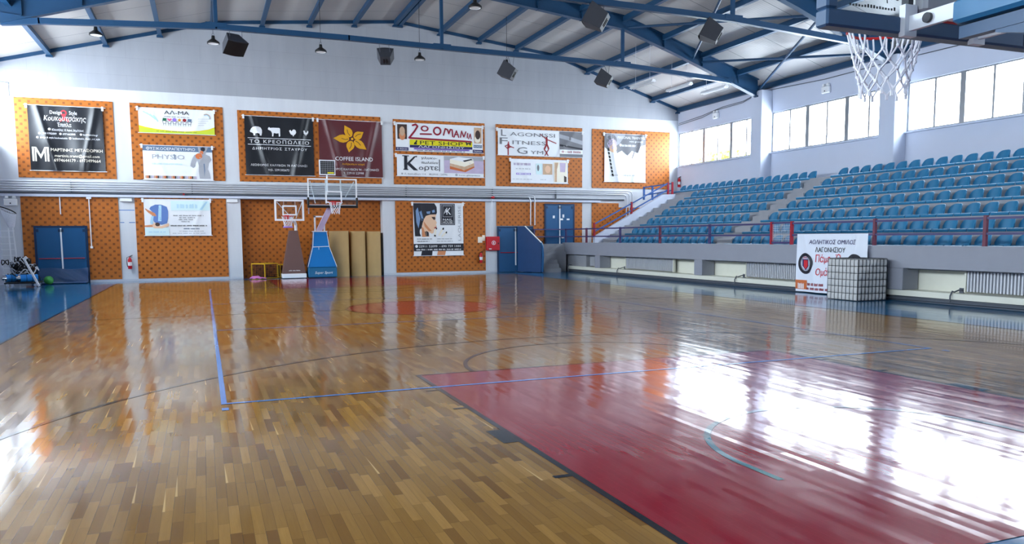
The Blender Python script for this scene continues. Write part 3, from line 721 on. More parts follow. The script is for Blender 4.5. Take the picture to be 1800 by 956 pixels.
B.text('ΤΟ ΚΡΕΟΠΩΛΕΙΟ', .5, .575, .062, 'ink_white', .87, .012, space=1.25).text('ΔΗΜΗΤΡΙΟΣ ΣΤΑΥΡΟΥ', .5, .455, .045, 'ink_white', .80, .016, space=1.25)
B.text('ΛΕΩΦΟΡΟΣ ΚΑΛΥΒΙΩΝ 78 ΛΑΓΟΝΗΣΙ', .48, .17, .038, 'ink_white', .82, .008, space=1.12).text('τηλ. 2291302672', .47, .09, .038, 'ink_white', .31, .006)
B.done()
# coffee banner
B = Banner('coffee_banner', 'maroon banner with a golden five-petal flower of coffee beans', -.18, 2.33, 3.98, 6.19, M['vinyl_maroon'], .03)
for a, ln in ((119, .237), (32, .217), (-35, .275), (-105, .218), (180, .295)):
    k = B.w/B.h; c = (.52, .68); co, si = math.cos(math.radians(a)), math.sin(math.radians(a))
    prof = [(.16,.30),(.30,.80),(.48,1.),(.66,.86),(.82,.45),(1.0,.03)]
    pts = [(r*ln, w*.062) for r, w in prof]+[(r*ln, -w*.066) for r, w in reversed(prof)]
    B.poly([(c[0]+x*co-y*si, c[1]+(x*si+y*co)*k) for x, y in pts], 'ink_gold', .008, 'flower_emblem')
    f = lambda x, y: (c[0]+x*co-y*si, c[1]+(x*si+y*co)*k)
    B.line(f(.06, .004), f(.11, .012), .009, 'ink_brown', .0098, 'flower_emblem').line(f(.11, .012), f(.165, -.004), .009, 'ink_brown', .0098, 'flower_emblem')
B.ring(.52,.68,.028,.008,'ink_brown',.0098,'flower_emblem').ell(.52,.68,.02,.02,'ink_gold',.0095,'flower_emblem')
B.text('COFFEE ISLAND', .545, .325, .072, 'ink_white', .60, .008).text('Ανθρώπων καφέ', .53, .23, .034, 'ink_gold', .36)
B.text('ΛΕΩΦΟΡΟΣ ΚΑΛΥΒΙΩΝ 94 - ΛΑΓΟΝΗΣΙ', .515, .135, .04, 'ink_white', .84, .008).text('τ. 22910 22998', .53, .07, .042, 'ink_white', .32, .006)
B.done()
# pet shop banner
B = Banner('pet_shop_banner', 'white banner with crimson hand-drawn letters over a yellow strip', 2.9, 6.67, 5.10, 6.21, M['vinyl_white'], .012)
def stroke(pts, w, mat, part='lettering'):
    for p, q in zip(pts, pts[1:]): B.line(p, q, w, mat, .009, part)
    for p in pts: B.ell(p[0], p[1], w/2, w/2, mat, .0088, part, 8)
stroke([(.19,.93),(.225,.97),(.245,.90),(.215,.74),(.165,.53),(.15,.47),(.19,.46),(.5,.44),(.86,.41)], .020, 'ink_crimson')
B.ring(.325,.83,.045,.018,'ink_crimson',.009,'lettering',asp=.7); stroke([(.275,.625),(.40,.635)], .017, 'ink_crimson')
B.ring(.468,.76,.048,.018,'ink_crimson',.009,'lettering')
stroke([(.54,.62),(.56,.86),(.585,.83),(.60,.68),(.62,.84),(.64,.83),(.645,.58)], .015, 'ink_crimson')
stroke([(.66,.56),(.69,.80),(.715,.56)], .013, 'ink_crimson'); stroke([(.67,.66),(.71,.66)], .012, 'ink_crimson')
stroke([(.735,.56),(.75,.80),(.775,.58),(.80,.78)], .012, 'ink_crimson'); stroke([(.815,.56),(.82,.72)], .012, 'ink_crimson'); stroke([(.83,.52),(.85,.70),(.862,.52)], .011, 'ink_crimson')
B.fine((.155,.215,.875,.415), 'ink_yellow'); B.text('PET SHOP', .515, .315, .14, 'ink_black', .49, .02)
B.poly([(.20,.235),(.235,.235),(.232,.32),(.24,.37),(.225,.40),(.22,.34),(.205,.30)], 'ink_black', .008, 'animal_emblem')
B.poly([(.79,.37),(.80,.40),(.815,.36),(.845,.37),(.86,.39),(.855,.27),(.845,.27),(.84,.32),(.82,.32),(.815,.27),(.805,.27),(.80,.34)], 'ink_black', .008, 'animal_emblem')
B.fine((.155,.12,.875,.215), 'ink_navy'); B.text('ΛΑΓΟΝΗΣΙΟΥ', .515, .17, .075, 'ink_white', .53, .015)
B.fine((.20,.055,.84,.115), 'ink_violet', .007); B.text('ΖΩΟΤΡΟΦΕΣ ΑΞΕΣΟΥΑΡ ΚΑΛΛΩΠΙΣΜΟ ΣΚΥΛΩΝ', .515, .085, .045, 'ink_navy', .61, .01)
B.dashes(.515, .027, .035, 'ink_navy', .56)
B.fine((.02,.42,.125,.95), 'ink_brown', .006, 'dog_photo'); B.ell(.073,.70,.03,.05,'ink_tan',.0075,'dog_photo').ell(.073,.55,.035,.05,'ink_skin_shade',.007,'dog_photo')
B.fine((.895,.36,.985,.95), 'ink_tan', .006, 'dog_photo'); B.ell(.94,.68,.03,.05,'ink_brown',.0075,'dog_photo').ell(.935,.52,.035,.04,'ink_cream',.007,'dog_photo')
B.fine((.0,.0,.14,.12), 'ink_navy', .006); B.text('Π. ΦΩΚΑΙΑ', .072, .06, .06, 'ink_white', .115, .01); B.fine((.88,.0,1,.12), 'ink_navy', .006); B.text('ΠΑΙΑΝΙΑ', .94, .06, .06, 'ink_white', .095, .01)
B.fine((.89,.19,.99,.30), 'ink_slate', .006); B.text('ΚΟΡΩΠΙ', .94, .245, .06, 'ink_white', .085)
B.done()
# pastry banner
B = Banner('pastry_banner', 'white banner with a large black K and a photo of a cream slice', 2.93, 6.7, 4.075, 4.93, M['vinyl_white'], .006)
B.poly([(.08,.96),(.115,.97),(.115,.30),(.08,.30)], 'ink_hair', .008, 'lettering').poly([(.06,.97),(.135,.97),(.135,.93),(.06,.93)], 'ink_hair', .008, 'lettering').poly([(.07,.28),(.125,.28),(.125,.33),(.07,.33)], 'ink_hair', .008, 'lettering')
B.poly([(.115,.62),(.19,.93),(.225,.97),(.225,.90),(.205,.90),(.145,.62),(.235,.27),(.185,.27),(.115,.55)], 'ink_hair', .0085, 'lettering')
B.text('γλυκο-', .365, .88, .12, 'ink_hair', .18, .012, .2).text('πωλείον', .37, .66, .12, 'ink_hair', .19, 0., .1).text('ορτε', .355, .42, .24, 'ink_hair', .225, .03).fine((.476,.25,.484,.82), 'ink_hair', .007)
B.text('Λ. Καλυβίων 114', .20, .10, .085, 'ink_grey', .24, .008).text('22910 - 26996', .475, .10, .085, 'ink_grey', .19, .008).text('korte_glikopoleion', .83, .09, .07, 'ink_grey', .25)
B.ell(.055,.10,.01,.01,'ink_silver').ell(.37,.10,.01,.01,'ink_silver').ell(.675,.10,.014,.014,'ink_silver')
B.fine((.535,.18,1,1), 'ink_lilac', .006, 'cake_photo'); B.fine((.535,.80,1,1), 'ink_silver', .0065, 'cake_photo')
B.poly([(.60,.66),(.60,.86),(.70,.98),(.87,.90),(.885,.70),(.77,.50)], 'ink_cream', .0075, 'cake_photo').poly([(.60,.86),(.70,.98),(.87,.90),(.77,.74)], 'vinyl_white', .0082, 'cake_photo')
B.poly([(.60,.66),(.77,.50),(.885,.70),(.89,.48),(.78,.24),(.60,.38)], 'ink_tan', .0078, 'cake_photo').poly([(.60,.52),(.77,.34),(.885,.54),(.89,.48),(.78,.24),(.60,.38)], 'ink_orange', .0084, 'cake_photo').poly([(.75,.80),(.77,.74),(.87,.86),(.85,.90)], 'ink_hair', .009, 'cake_photo')
B.done()
# gym banner
B = Banner('gym_banner', 'white and grey banner with outlined grey letters and two red dancing figures', 7.36, 11.4, 5.06, 6.165, M['vinyl_white'], .02)
B.fine((.72,.0,1,1), 'ink_grey', .006, 'side_photo'); B.poly([(.72,.9),(1,.66),(1,.5),(.72,.74)], 'ink_silver', .0075, 'side_photo').poly([(.72,.5),(1,.36),(1,.30),(.72,.42)], 'ink_hair', .0075, 'side_photo')
B.fine((.72,.12,1,.29), 'vinyl_white', .0075, 'side_photo'); B.dashes(.865, .21, .10, 'ink_darkred', .24)
B.text('L', .065, .86, .26, 'ink_grey', .055, .012).text('AGONISSI', .40, .82, .15, 'ink_grey', .53, .012).text('F', .065, .55, .27, 'ink_grey', .09, .012).text('ITNESS', .36, .50, .15, 'ink_grey', .39, .012).text('G', .275, .20, .27, 'ink_grey', .12, .012).text('YM', .45, .14, .14, 'ink_grey', .15, .012)
def dancer(cu, cv, s, arms):
    k = B.w/B.h; f = lambda a, b_: (cu+a*s, cv+b_*s*k)
    B.ell(*f(0,.46), .05*s, .05*s, 'ink_darkred', .008, 'dancing_figure')
    for p, q, w in arms: B.line(f(*p), f(*q), w*s, 'ink_darkred', .008, 'dancing_figure')
dancer(.565,.40,.20, [((0,.42),(0,.12),.11),((0,.36),(-.36,.62),.05),((0,.36),(.58,.16),.05),((0,.12),(-.14,-.18),.09),((-.14,-.18),(.0,-.36),.06),((0,.12),(.12,-.16),.09),((.12,-.16),(-.10,-.52),.05),((0,-.36),(.1,-.52),.05)])
dancer(.12,.24,.15, [((0,.40),(-.02,.06),.13),((0,.30),(-.26,.18),.05),((-.26,.18),(-.06,.02),.05),((-.02,.06),(.14,.18),.10),((.14,.18),(.42,.08),.06),((-.02,.06),(-.02,-.52),.08),((0,.32),(.2,.1),.05)])
B.done()
# small white banner with three photos
B = Banner('beauty_banner', 'white banner with handwriting and three small photos, under the gym banner', 7.95, 10.68, 3.895, 4.895, M['vinyl_white'], .008)
B.dashes(.20, .80, .11, 'ink_lilac', .30).dashes(.21, .60, .04, 'ink_silver', .25).fine((.09,.34,.34,.42), 'ink_violet', .006).fine((.105,.355,.325,.405), 'vinyl_white', .007).dashes(.215, .38, .04, 'ink_violet', .20)
B.dashes(.2, .15, .03, 'ink_silver', .34).dashes(.56, .15, .03, 'ink_silver', .1)
B.fine((.435,.37,.54,.84), 'ink_pale', .006, 'photo').ell(.47,.65,.02,.05,'ink_grey',.007,'photo').fine((.555,.37,.72,.84), 'ink_tan', .006, 'photo').ell(.64,.6,.05,.06,'ink_skin',.007,'photo')
B.fine((.745,.04,.98,.93), 'ink_cream', .006, 'photo').poly([(.76,.06),(.80,.06),(.80,.6),(.83,.9),(.76,.9)], 'ink_tan', .007, 'photo').poly([(.86,.5),(.95,.5),(.96,.9),(.85,.9)], 'ink_lilac', .007, 'photo').poly([(.93,.06),(.975,.06),(.975,.28),(.93,.34)], 'ink_brown', .008, 'photo')
B.done()
# personal training banner
B = Banner('training_banner', 'grey and white banner with a dark dotted streak, far right of the advert wall', 12.52, 14.66, 4.02, 6.165, M['vinyl_white'], .03)
B.poly([(0,1),(1,1),(1,.80),(.86,.76),(.80,.62),(.66,.66),(.55,.56),(.42,.66),(.30,.60),(.22,.72),(.12,.64),(.0,.72)], 'ink_grey', .006, 'photo').poly([(.04,.995),(.5,.995),(.36,.80),(.2,.72),(.06,.78)], 'ink_silver', .0075, 'photo')
B.ell(.17,.86,.12,.13,'ink_grey',.0085,'photo').ell(.18,.79,.11,.11,'ink_lilac',.0092,'photo').ell(.2,.7,.09,.09,'ink_skin',.0095,'photo')
B.text('PERSONAL TRAINING', .64, .935, .055, 'ink_white', .66, .012).text('mini groups', .76, .86, .04, 'ink_white', .32, .02).dashes(.60, .77, .05, 'ink_white', .36).ell(.385,.775,.03,.03,'ink_white',.009)
for i in range(8): B.poly([(.06+i*.016,.70-i*.075),(.10+i*.016,.70-i*.075),(.115+i*.016,.64-i*.075),(.075+i*.016,.64-i*.075)], 'ink_black', .0085, 'print')
for i in range(6): B.line((.22+i*.02,.60-i*.06),(.30+i*.01,.64-i*.06),.012,'ink_silver',.007,'print'); B.line((.70+i*.02,.58+i*.05),(.66+i*.02,.50+i*.05),.018,'ink_grey',.0085,'print')
B.dashes(.5, .14, .025, 'ink_silver', .7)
B.done()
# lower massage banner
B = Banner('massage_banner', 'white and pale aqua banner with hands on a blue shirted shoulder, lower left', -6.58, -4.29, 1.68, 3.0, M['vinyl_white'], .01)
B.fine((.40,.70,.99,.97), 'ink_pale', .006); B.dashes(.66,.83,.13,'ink_sky',.34); B.poly([(.83,.72),(.87,.72),(.96,.95),(.93,.95)], 'ink_sky', .007)
B.fine((.0,.0,.36,.22), 'ink_pale', .006); B.dashes(.18, .10, .05, 'ink_sky', .25)
B.poly([(.10,.80),(.17,.86),(.26,.86),(.34,.80),(.355,.68),(.35,.48),(.33,.34),(.25,.30),(.15,.36),(.11,.50),(.12,.66),(.08,.74)], 'ink_blue', .007, 'figure').poly([(.22,.84),(.26,.84),(.25,.40),(.20,.40)], 'ink_sky', .0078, 'figure')
B.poly([(.02,.76),(.05,.72),(.16,.62),(.18,.54),(.13,.54),(.06,.64),(.02,.72)], 'ink_skin_shade', .0085, 'figure').poly([(.10,.30),(.16,.36),(.24,.26),(.36,.34),(.36,.26),(.26,.20),(.14,.20)], 'ink_skin', .0085, 'figure').ell(.19,.31,.035,.03,'ink_brown',.009,'figure').poly([(.0,.24),(.14,.24),(.12,.30),(.0,.28)], 'ink_skin_shade', .0085, 'figure').poly([(.10,.52),(.14,.56),(.12,.30),(.08,.34)], 'ink_sky', .0082, 'figure')
for u, v, w in ((.66,.56,.46),(.64,.50,.24),(.62,.445,.22),(.62,.39,.14)): B.dashes(u, v, .03, 'ink_grey', w)
B.dashes(.66, .275, .036, 'ink_black', .55).dashes(.70, .19, .04, 'ink_slate', .24).dashes(.70, .12, .025, 'ink_silver', .38).dashes(.66, .06, .022, 'ink_silver', .5)
B.done()
# nail salon banner
B = Banner('nail_salon_banner', 'white banner with a dark-haired woman in profile and a black logo box', 3.57, 5.75, .785, 2.96, M['vinyl_white'], .008)
B.poly([(.17,.62),(.18,.50),(.20,.40),(.22,.36),(.31,.36),(.30,.45),(.36,.42),(.395,.43),(.41,.50),(.46,.525),(.455,.55),(.46,.57),(.445,.60),(.465,.625),(.44,.68),(.44,.74),(.46,.80),(.30,.86),(.18,.80)], 'ink_skin', .007, 'portrait')
B.poly([(.20,.66),(.28,.56),(.36,.47),(.30,.47),(.22,.56)], 'ink_skin_shade', .0078, 'portrait').poly([(.17,.36),(.24,.36),(.20,.52),(.16,.56)], 'ink_skin_shade', .0078, 'portrait')
B.poly([(.0,1),(.42,1),(.465,.93),(.47,.82),(.455,.79),(.34,.785),(.25,.76),(.21,.70),(.18,.62),(.15,.5),(.14,.37),(.03,.37),(.015,.7)], 'ink_hair', .0085, 'portrait').poly([(.24,.37),(.30,.37),(.30,.44),(.26,.47),(.22,.46)], 'ink_hair', .0085, 'portrait')
for q in ([(.05,.86),(.09,.92),(.14,.70),(.10,.52),(.06,.64)], [(.12,.84),(.16,.86),(.20,.70),(.17,.66)], [(.26,.84),(.34,.85),(.33,.80),(.27,.80)], [(.37,.86),(.42,.88),(.43,.83),(.38,.82)]): B.poly(q, 'ink_shine', .0092, 'portrait')
B.poly([(.36,.74),(.43,.74),(.44,.70),(.41,.68),(.38,.71)], 'ink_brown', .009, 'portrait').poly([(.405,.535),(.455,.555),(.46,.535),(.42,.52)], 'ink_darkred', .009, 'portrait').poly([(.44,.53),(.47,.53),(.465,.50),(.445,.50)], 'ink_hair', .0095, 'portrait').ell(.145,.455,.022,.06,'ink_white',.0095,'portrait')
for p, q in (((.42,.36),(.44,.50)), ((.50,.38),(.585,.52)), ((.56,.36),(.65,.45))): B.line(p, q, .03, 'ink_cream', .0072, 'portrait')
B.poly([(.57,.50),(.60,.49),(.61,.53),(.585,.535)], 'ink_hair', .0088, 'portrait').poly([(.635,.43),(.66,.42),(.67,.455),(.65,.46)], 'ink_hair', .0088, 'portrait').poly([(.40,.37),(.44,.36),(.44,.39),(.41,.40)], 'ink_hair', .0088, 'portrait')
B.fine((.535,.585,.83,.995), 'ink_hair', .007, 'logo_box'); B.fine((.55,.60,.815,.98), 'ink_silver', .0076, 'logo_box'); B.fine((.56,.61,.805,.97), 'ink_hair', .0082, 'logo_box'); B.fine((.585,.74,.78,.955), 'ink_silver', .0088, 'logo_box'); B.fine((.593,.748,.772,.947), 'ink_hair', .0094, 'logo_box')
B.text('A', .645, .85, .09, 'ink_white', .07, .01, 0, .011, 'logo_lettering').text('K', .705, .855, .14, 'ink_white', .09, .01, 0, .011, 'logo_lettering').text('NAIL', .683, .69, .04, 'ink_white', .19, .012, 0, .011, 'logo_lettering').text('HOUSE', .683, .64, .045, 'ink_white', .20, .012, 0, .011, 'logo_lettering')
B.text('LAQUERISE', .92, .62, .06, 'ink_silver', .68, 0, 0, .009, 'lettering', PI/2)
B.dashes(.22, .32, .022, 'ink_grey', .30).dashes(.19, .275, .022, 'ink_grey', .24).dashes(.62, .32, .02, 'ink_silver', .30).dashes(.62, .275, .02, 'ink_silver', .32)
B.fine((.0,.085,1,.225), 'ink_hair', .0076); B.ell(.055,.178,.028,.028,'ink_white',.009); B.text('22911 52099  - 690 759 1444', .52, .178, .042, 'ink_white', .84, .02, 0, .011).dashes(.50, .115, .028, 'ink_white', .9)
B.poly([(.14,.0),(.36,.0),(.37,.085),(.16,.085)], 'ink_hair', .007, 'portrait').poly([(.46,.0),(.62,.0),(.64,.085),(.48,.085)], 'ink_skin_shade', .007, 'portrait')
B.done()

# ------------------------------------------------------------------ doors
def double_door(n, x0, x1, z0, z1, label, y=YB-.03, bar_z=None, notes=False, window=None):
    rt = thing('door_%d' % n, label, 'door', ((x0+x1)/2, y, z0), kind='structure'); xm = (x0+x1)/2
    f = MB().box(x0, x0+.07, y-.05, y, z0, z1-.07).box(x1-.07, x1, y-.05, y, z0, z1-.07).box(x0, x1, y-.05, y, z1-.07, z1); f.build('door_frame', M['steel_blue_dark'], rt)
    for a, b_ in ((x0+.07, xm-.005), (xm+.005, x1-.07)):
        lf = MB().bbox(a, b_, y-.045, y-.002, z0+.01, z1-.07, .006).build('door_leaf', M['door_blue'], rt)
        if bar_z:
            MB().cyl((a+.05, y-.10, bar_z), (b_-.05, y-.10, bar_z), .018, n=8).cyl((a+.07,y-.1,bar_z),(a+.07,y-.04,bar_z),.014,n=6).cyl((b_-.07,y-.1,bar_z),(b_-.07,y-.04,bar_z),.014,n=6).build('push_bar', M['rail_red'], rt)
        for xx in (a+.04, b_-.04): MB().box(xx-.04, xx+.04, y-.065, y-.045, z1-.22, z1-.12).build('door_closer', M['steel_blue_dark'], rt)
    MB().box(xm-.025, xm+.025, y-.065, y-.045, z0+.3, z1-.08).build('cover_strip', M['white_metal'], rt)
    if notes:
        for u, v, w, h in ((.30,.72,.10,.12),(.62,.74,.09,.14),(.55,.67,.18,.08),(.78,.67,.14,.07),(.60,.28,.12,.05)):
            xx = x0+u*(x1-x0); zz = z0+v*(z1-z0); MB().box(xx-w/2, xx+w/2, y-.052, y-.045, zz-h/2, zz+h/2).build('paper_notice', M['white_plastic'], rt)
    return rt
double_door(1, -10.15, -8.47, 0, 2.04, 'blue double fire door with red push bars, far left of the advert wall', bar_z=.88)
double_door(2, 7.30, 9.0, 0, 2.0, 'blue double door half hidden by the stair padding', bar_z=.86)
double_door(3, 9.55, 11.02, .9, 3.0, 'raised blue double door with white paper notices above the stand walkway', notes=True)

# pipes along the wall
def pipe(pts, r, label, mat='pipe_grey'):
    out = []
    for i, p in enumerate(pts):                          # rounded elbows
        if 0 < i < len(pts)-1:
            p = Vector(p); a = (Vector(pts[i-1])-p).normalized(); c = (Vector(pts[i+1])-p).normalized()
            out += [p+a*.16, p+a*.05+c*.05, p+c*.16]
        else: out.append(Vector(p))
    tag(MB().tube(out, r, 8).build('pipe', M[mat], None, pts[0], True), label, 'pipe', 'wall pipes below the upper panels')
yp = YB-.13
pipe([(XL+.02,yp,3.60),(13.95,yp,3.60),(13.95,yp,2.45)], .030, 'grey pipe, topmost of those along the advert wall, bending down by the stand stairs')
pipe([(XL+.02,yp,3.52),(13.80,yp,3.52),(13.80,yp,2.40)], .026, 'grey pipe, second from the top along the advert wall')
pipe([(XL+.02,yp,3.44),(13.65,yp,3.44),(13.65,yp,2.35)], .026, 'grey pipe, third from the top along the advert wall')
pipe([(XL+.02,yp,3.36),(9.05,yp,3.36),(9.05,yp,2.05)], .026, 'grey pipe, fourth from the top, dropping left of the raised blue door')
pipe([(XL+.02,yp,3.28),(8.85,yp,3.28),(8.85,yp,2.05)], .026, 'grey pipe, fifth from the top, dropping left of the raised blue door')
pipe([(XL+.02,YB-.05,3.20),(13.55,YB-.05,3.20)], .034, 'dark grey pipe, lowest of those along the advert wall', 'pipe_dark')
for x in (-8.9, -4.9, -.6, 3.3, 7.1, 10.1):
    tag(MB().box(x-.02, x+.02, YB-.10, YB-.002, 3.23, 3.64).build('pipe_bracket', M['pipe_dark'], None, (x, YB-.05, 3.17)), 'grey bracket holding the wall pipes', 'bracket', 'pipe brackets on the advert wall')
pipe([(7.05,yp,3.16),(7.05,yp,1.58)], .022, 'thin grey pipe dropping to the red hose cabinet')
tag(MB().cyl((7.02,yp+.02,3.24),(7.16,yp+.02,3.24),.05,n=10).cyl((7.09,yp-.09,3.24),(7.09,yp-.02,3.24),.045,n=10).build('valve', M['red'], None, (7.09,yp,3.24)), 'red valve on the lowest wall pipe above the hose cabinet', 'valve')
tag(MB().cyl((-5.2,yp-.06,3.20),(-5.2,yp+.02,3.20),.04,n=10).build('valve', M['ink_darkred'], None, (-5.2,yp,3.20)), 'small dark red valve on the lowest pipe above the massage banner', 'valve')
def conduit(x, z0, z1, label, end=False):
    b = MB().cyl((x, YB-.075, z0), (x, YB-.075, z1), .018, n=8)
    if end: b.box(x-.04, x+.04, YB-.11, YB-.035, z0-.05, z0+.03); b.box(x-.08, x+.08, YB-.11, YB-.035, z1-.02, z1+.08)
    tag(b.build('conduit', M['white_plastic'], None, (x, YB-.07, z0)), label, 'conduit', 'white conduits on the left wall panel')
conduit(-9.28, 2.45, 3.06, 'short white conduit above the far left blue door')
conduit(-8.36, 1.28, 3.02, 'long white conduit right of the far left blue door, ending in a switch', True)
# emergency light boxes
def ebox(x, y, z, dx, dy, label):
    t = thing('emergency_light', label, 'emergency light', (x, y, z), 'white emergency light boxes')
    MB().bbox(x-dx, x+dx, y-dy, y+dy, z, z+.24, .02).build('case', M['white_plastic'], t)
    for s in (-1, 1):
        px, py = (x+s*dx*.55, y) if dx > dy else (x, y+s*dy*.55)
        MB().bbox(px-.05, px+.05, py-.05, py+.05, z+.25, z+.34, .012).build('lamp_head', M['white_plastic'], t)
    if dx > dy: MB().box(x-.02, x+.02, y-dy-.006, y-dy, z+.06, z+.10).build('indicator', M['ink_black'], t)
    else: MB().box(x-dx-.006, x-dx, y-.02, y+.02, z+.06, z+.10).build('indicator', M['ink_black'], t)
ebox(-10.78, YB-.10, 2.74, .20, .07, 'white emergency light box in the far left corner')
ebox(XR-.08, 26.4, 6.60, .06, .18, 'white emergency light box above the farthest right windows')
ebox(XR-.08, 19.9, 6.58, .06, .18, 'white emergency light box above the second group of right windows')
for i, (x, lab) in enumerate(((-7.16, 'white junction box on the pilaster left of the massage banner'), (-3.5, 'white junction box on the pilaster left of the recess'))):
    tag(MB().bbox(x-.2, x+.2, YB-.09, YB-.005, 2.92, 3.05, .01).build('junction_box', M['white_plastic'], None, (x, YB, 2.92)), lab, 'junction box')
for z, lab, a in ((2.61, 'upper pale blue stripe on the pilaster left of the massage banner', 0), (2.16, 'lower broken pale blue stripe on the pilaster left of the massage banner', 1)):
    b = MB()
    if a: b.box(-7.40, -7.26, YB-.004, YB-.001, z-.012, z+.012).box(-7.10, -6.90, YB-.004, YB-.001, z-.012, z+.012)
    else: b.box(-7.42, -6.90, YB-.004, YB-.001, z-.012, z+.012)
    tag(b.build('painted_stripe', M['court_blue'], None, (-7.16, YB, z)), lab, 'painted mark')

def extinguisher(x, y, z, label, s=1.):
    t = thing('fire_extinguisher', label, 'fire extinguisher', (x, y, z), 'red wall-hung fire extinguishers')
    MB().lathe([(.001,0),(.06*s,.0),(.07*s,.02),(.07*s,.32*s),(.05*s,.38*s),(.025*s,.41*s),(.02*s,.44*s),(.001,.44*s)], (x,y,z), 16).build('cylinder', M['red'], t, smooth=True)
    MB().bar((x,y,z+.46*s),(x+.10*s,y-.02,z+.50*s),.025).bar((x,y,z+.44*s),(x+.09*s,y-.02,z+.44*s),.02).build('handle', M['black'], t)
    MB().tube([(x-.01,y,z+.45*s),(x-.09*s,y-.02,z+.42*s),(x-.10*s,y-.02,z+.25*s),(x-.08*s,y-.02,z+.08*s)], .012, 6).build('hose', M['black'], t, smooth=True)
    MB().lathe([(.0705*s,.12*s),(.0712*s,.13*s),(.0712*s,.24*s),(.0705*s,.25*s)], (x,y,z), 16).build('label_band', M['white_plastic'], t, smooth=True)
extinguisher(-7.14, YB-.09, .46, 'red fire extinguisher on the pilaster right of the far left door')
extinguisher(6.52, YB-.13, .44, 'red fire extinguisher below the left side of the hose cabinet')
extinguisher(16.385, 29.15, 3.82, 'red fire extinguisher in the top far corner of the stand')
t = thing('hose_cabinet', 'red fire hose cabinet with a white reel symbol on the pilaster', 'hose cabinet', (7.08, YB, .96))
MB().bbox(6.79, 7.37, YB-.2, YB-.003, .96, 1.56, .015).build('case', M['red'], t)
dd = MB().bbox(6.82, 7.34, YB-.215, YB-.2, .99, 1.53, .006).build('door', M['red'], t)
b = MB(); yy = YB-.218
for k in range(24):
    a0, a1 = 2*PI*k/24, 2*PI*(k+1)/24
    b.add([(7.08+r*math.cos(a), yy, 1.29+r*math.sin(a)) for r, a in ((.07,a0),(.09,a0),(.09,a1),(.07,a1))], [(0,1,2,3)])
b.add([(7.06,yy,1.24),(7.10,yy,1.24),(7.10,yy,1.33),(7.06,yy,1.33)], [(0,1,2,3)]); b.add([(6.86,yy,1.01),(6.98,yy,1.01),(6.98,yy,1.05),(6.86,yy,1.05)], [(0,1,2,3)])
b.build('reel_symbol', M['ink_white'], dd); MB().box(7.27, 7.31, YB-.235, YB-.215, 1.23, 1.30).build('latch', M['black'], dd)
tag(MB().box(6.62, 6.74, YB-.05, YB-.03, 1.38, 1.62).box(6.42, 6.62, YB-.045, YB-.03, 1.30, 1.55).build('paper_notice', M['ink_cream'], None, (6.6, YB, 1.3)), 'faded paper notices on the orange panel left of the hose cabinet', 'notice')

# ------------------------------------------------------------------ hanging lamps and speakers
def highbay(x, y, z, label):
    t = thing('pendant_lamp', label, 'pendant lamp', (x, y, z), 'round black pendant lamps')
    MB().lathe([(.001,.26),(.05,.26),(.06,.16),(.10,.13),(.17,.08),(.20,.05),(.20,.0),(.17,.0)], (x,y,z), 24).build('housing', M['black'], t, smooth=True)
    MB().lathe([(.17,.0),(.17,.012),(.001,.012)], (x,y,z), 24).lathe([(.17,.012),(.001,.004)], (x,y,z), 24).build('lens', M['white_plastic'], t, smooth=True)
    MB().tube([(x+.03*math.cos(a), y, z+.30+.04*math.sin(a)) for a in [2*PI*k/12 for k in range(12)]], .008, 6, 0, True).build('hook', M['pipe_dark'], t)
    MB().cyl((x,y,z+.33), (x,y,roof_z(x)-.02), .008, n=6).build('cord', M['black'], t)
for x, y, lab in ((-7.5, 26.1, 'round black pendant lamp farthest left, half behind the tie beam'), (-4.0, 26.0, 'round black pendant lamp above the speaker nearest the left'), (-.48, 26.0, 'round black pendant lamp above the butcher banner'), (3.08, 26.0, 'round black pendant lamp above the pet shop banner'), (6.5, 26.0, 'round black pendant lamp hidden behind the speaker above the gym banner')):
    highbay(x, y, 8.02, lab)
highbay(3.15, 19.9, 8.25, 'round black pendant lamp at the top edge below the roof ridge'); highbay(7.05, 19.9, 8.15, 'round black pendant lamp left of the big speaker at the top')
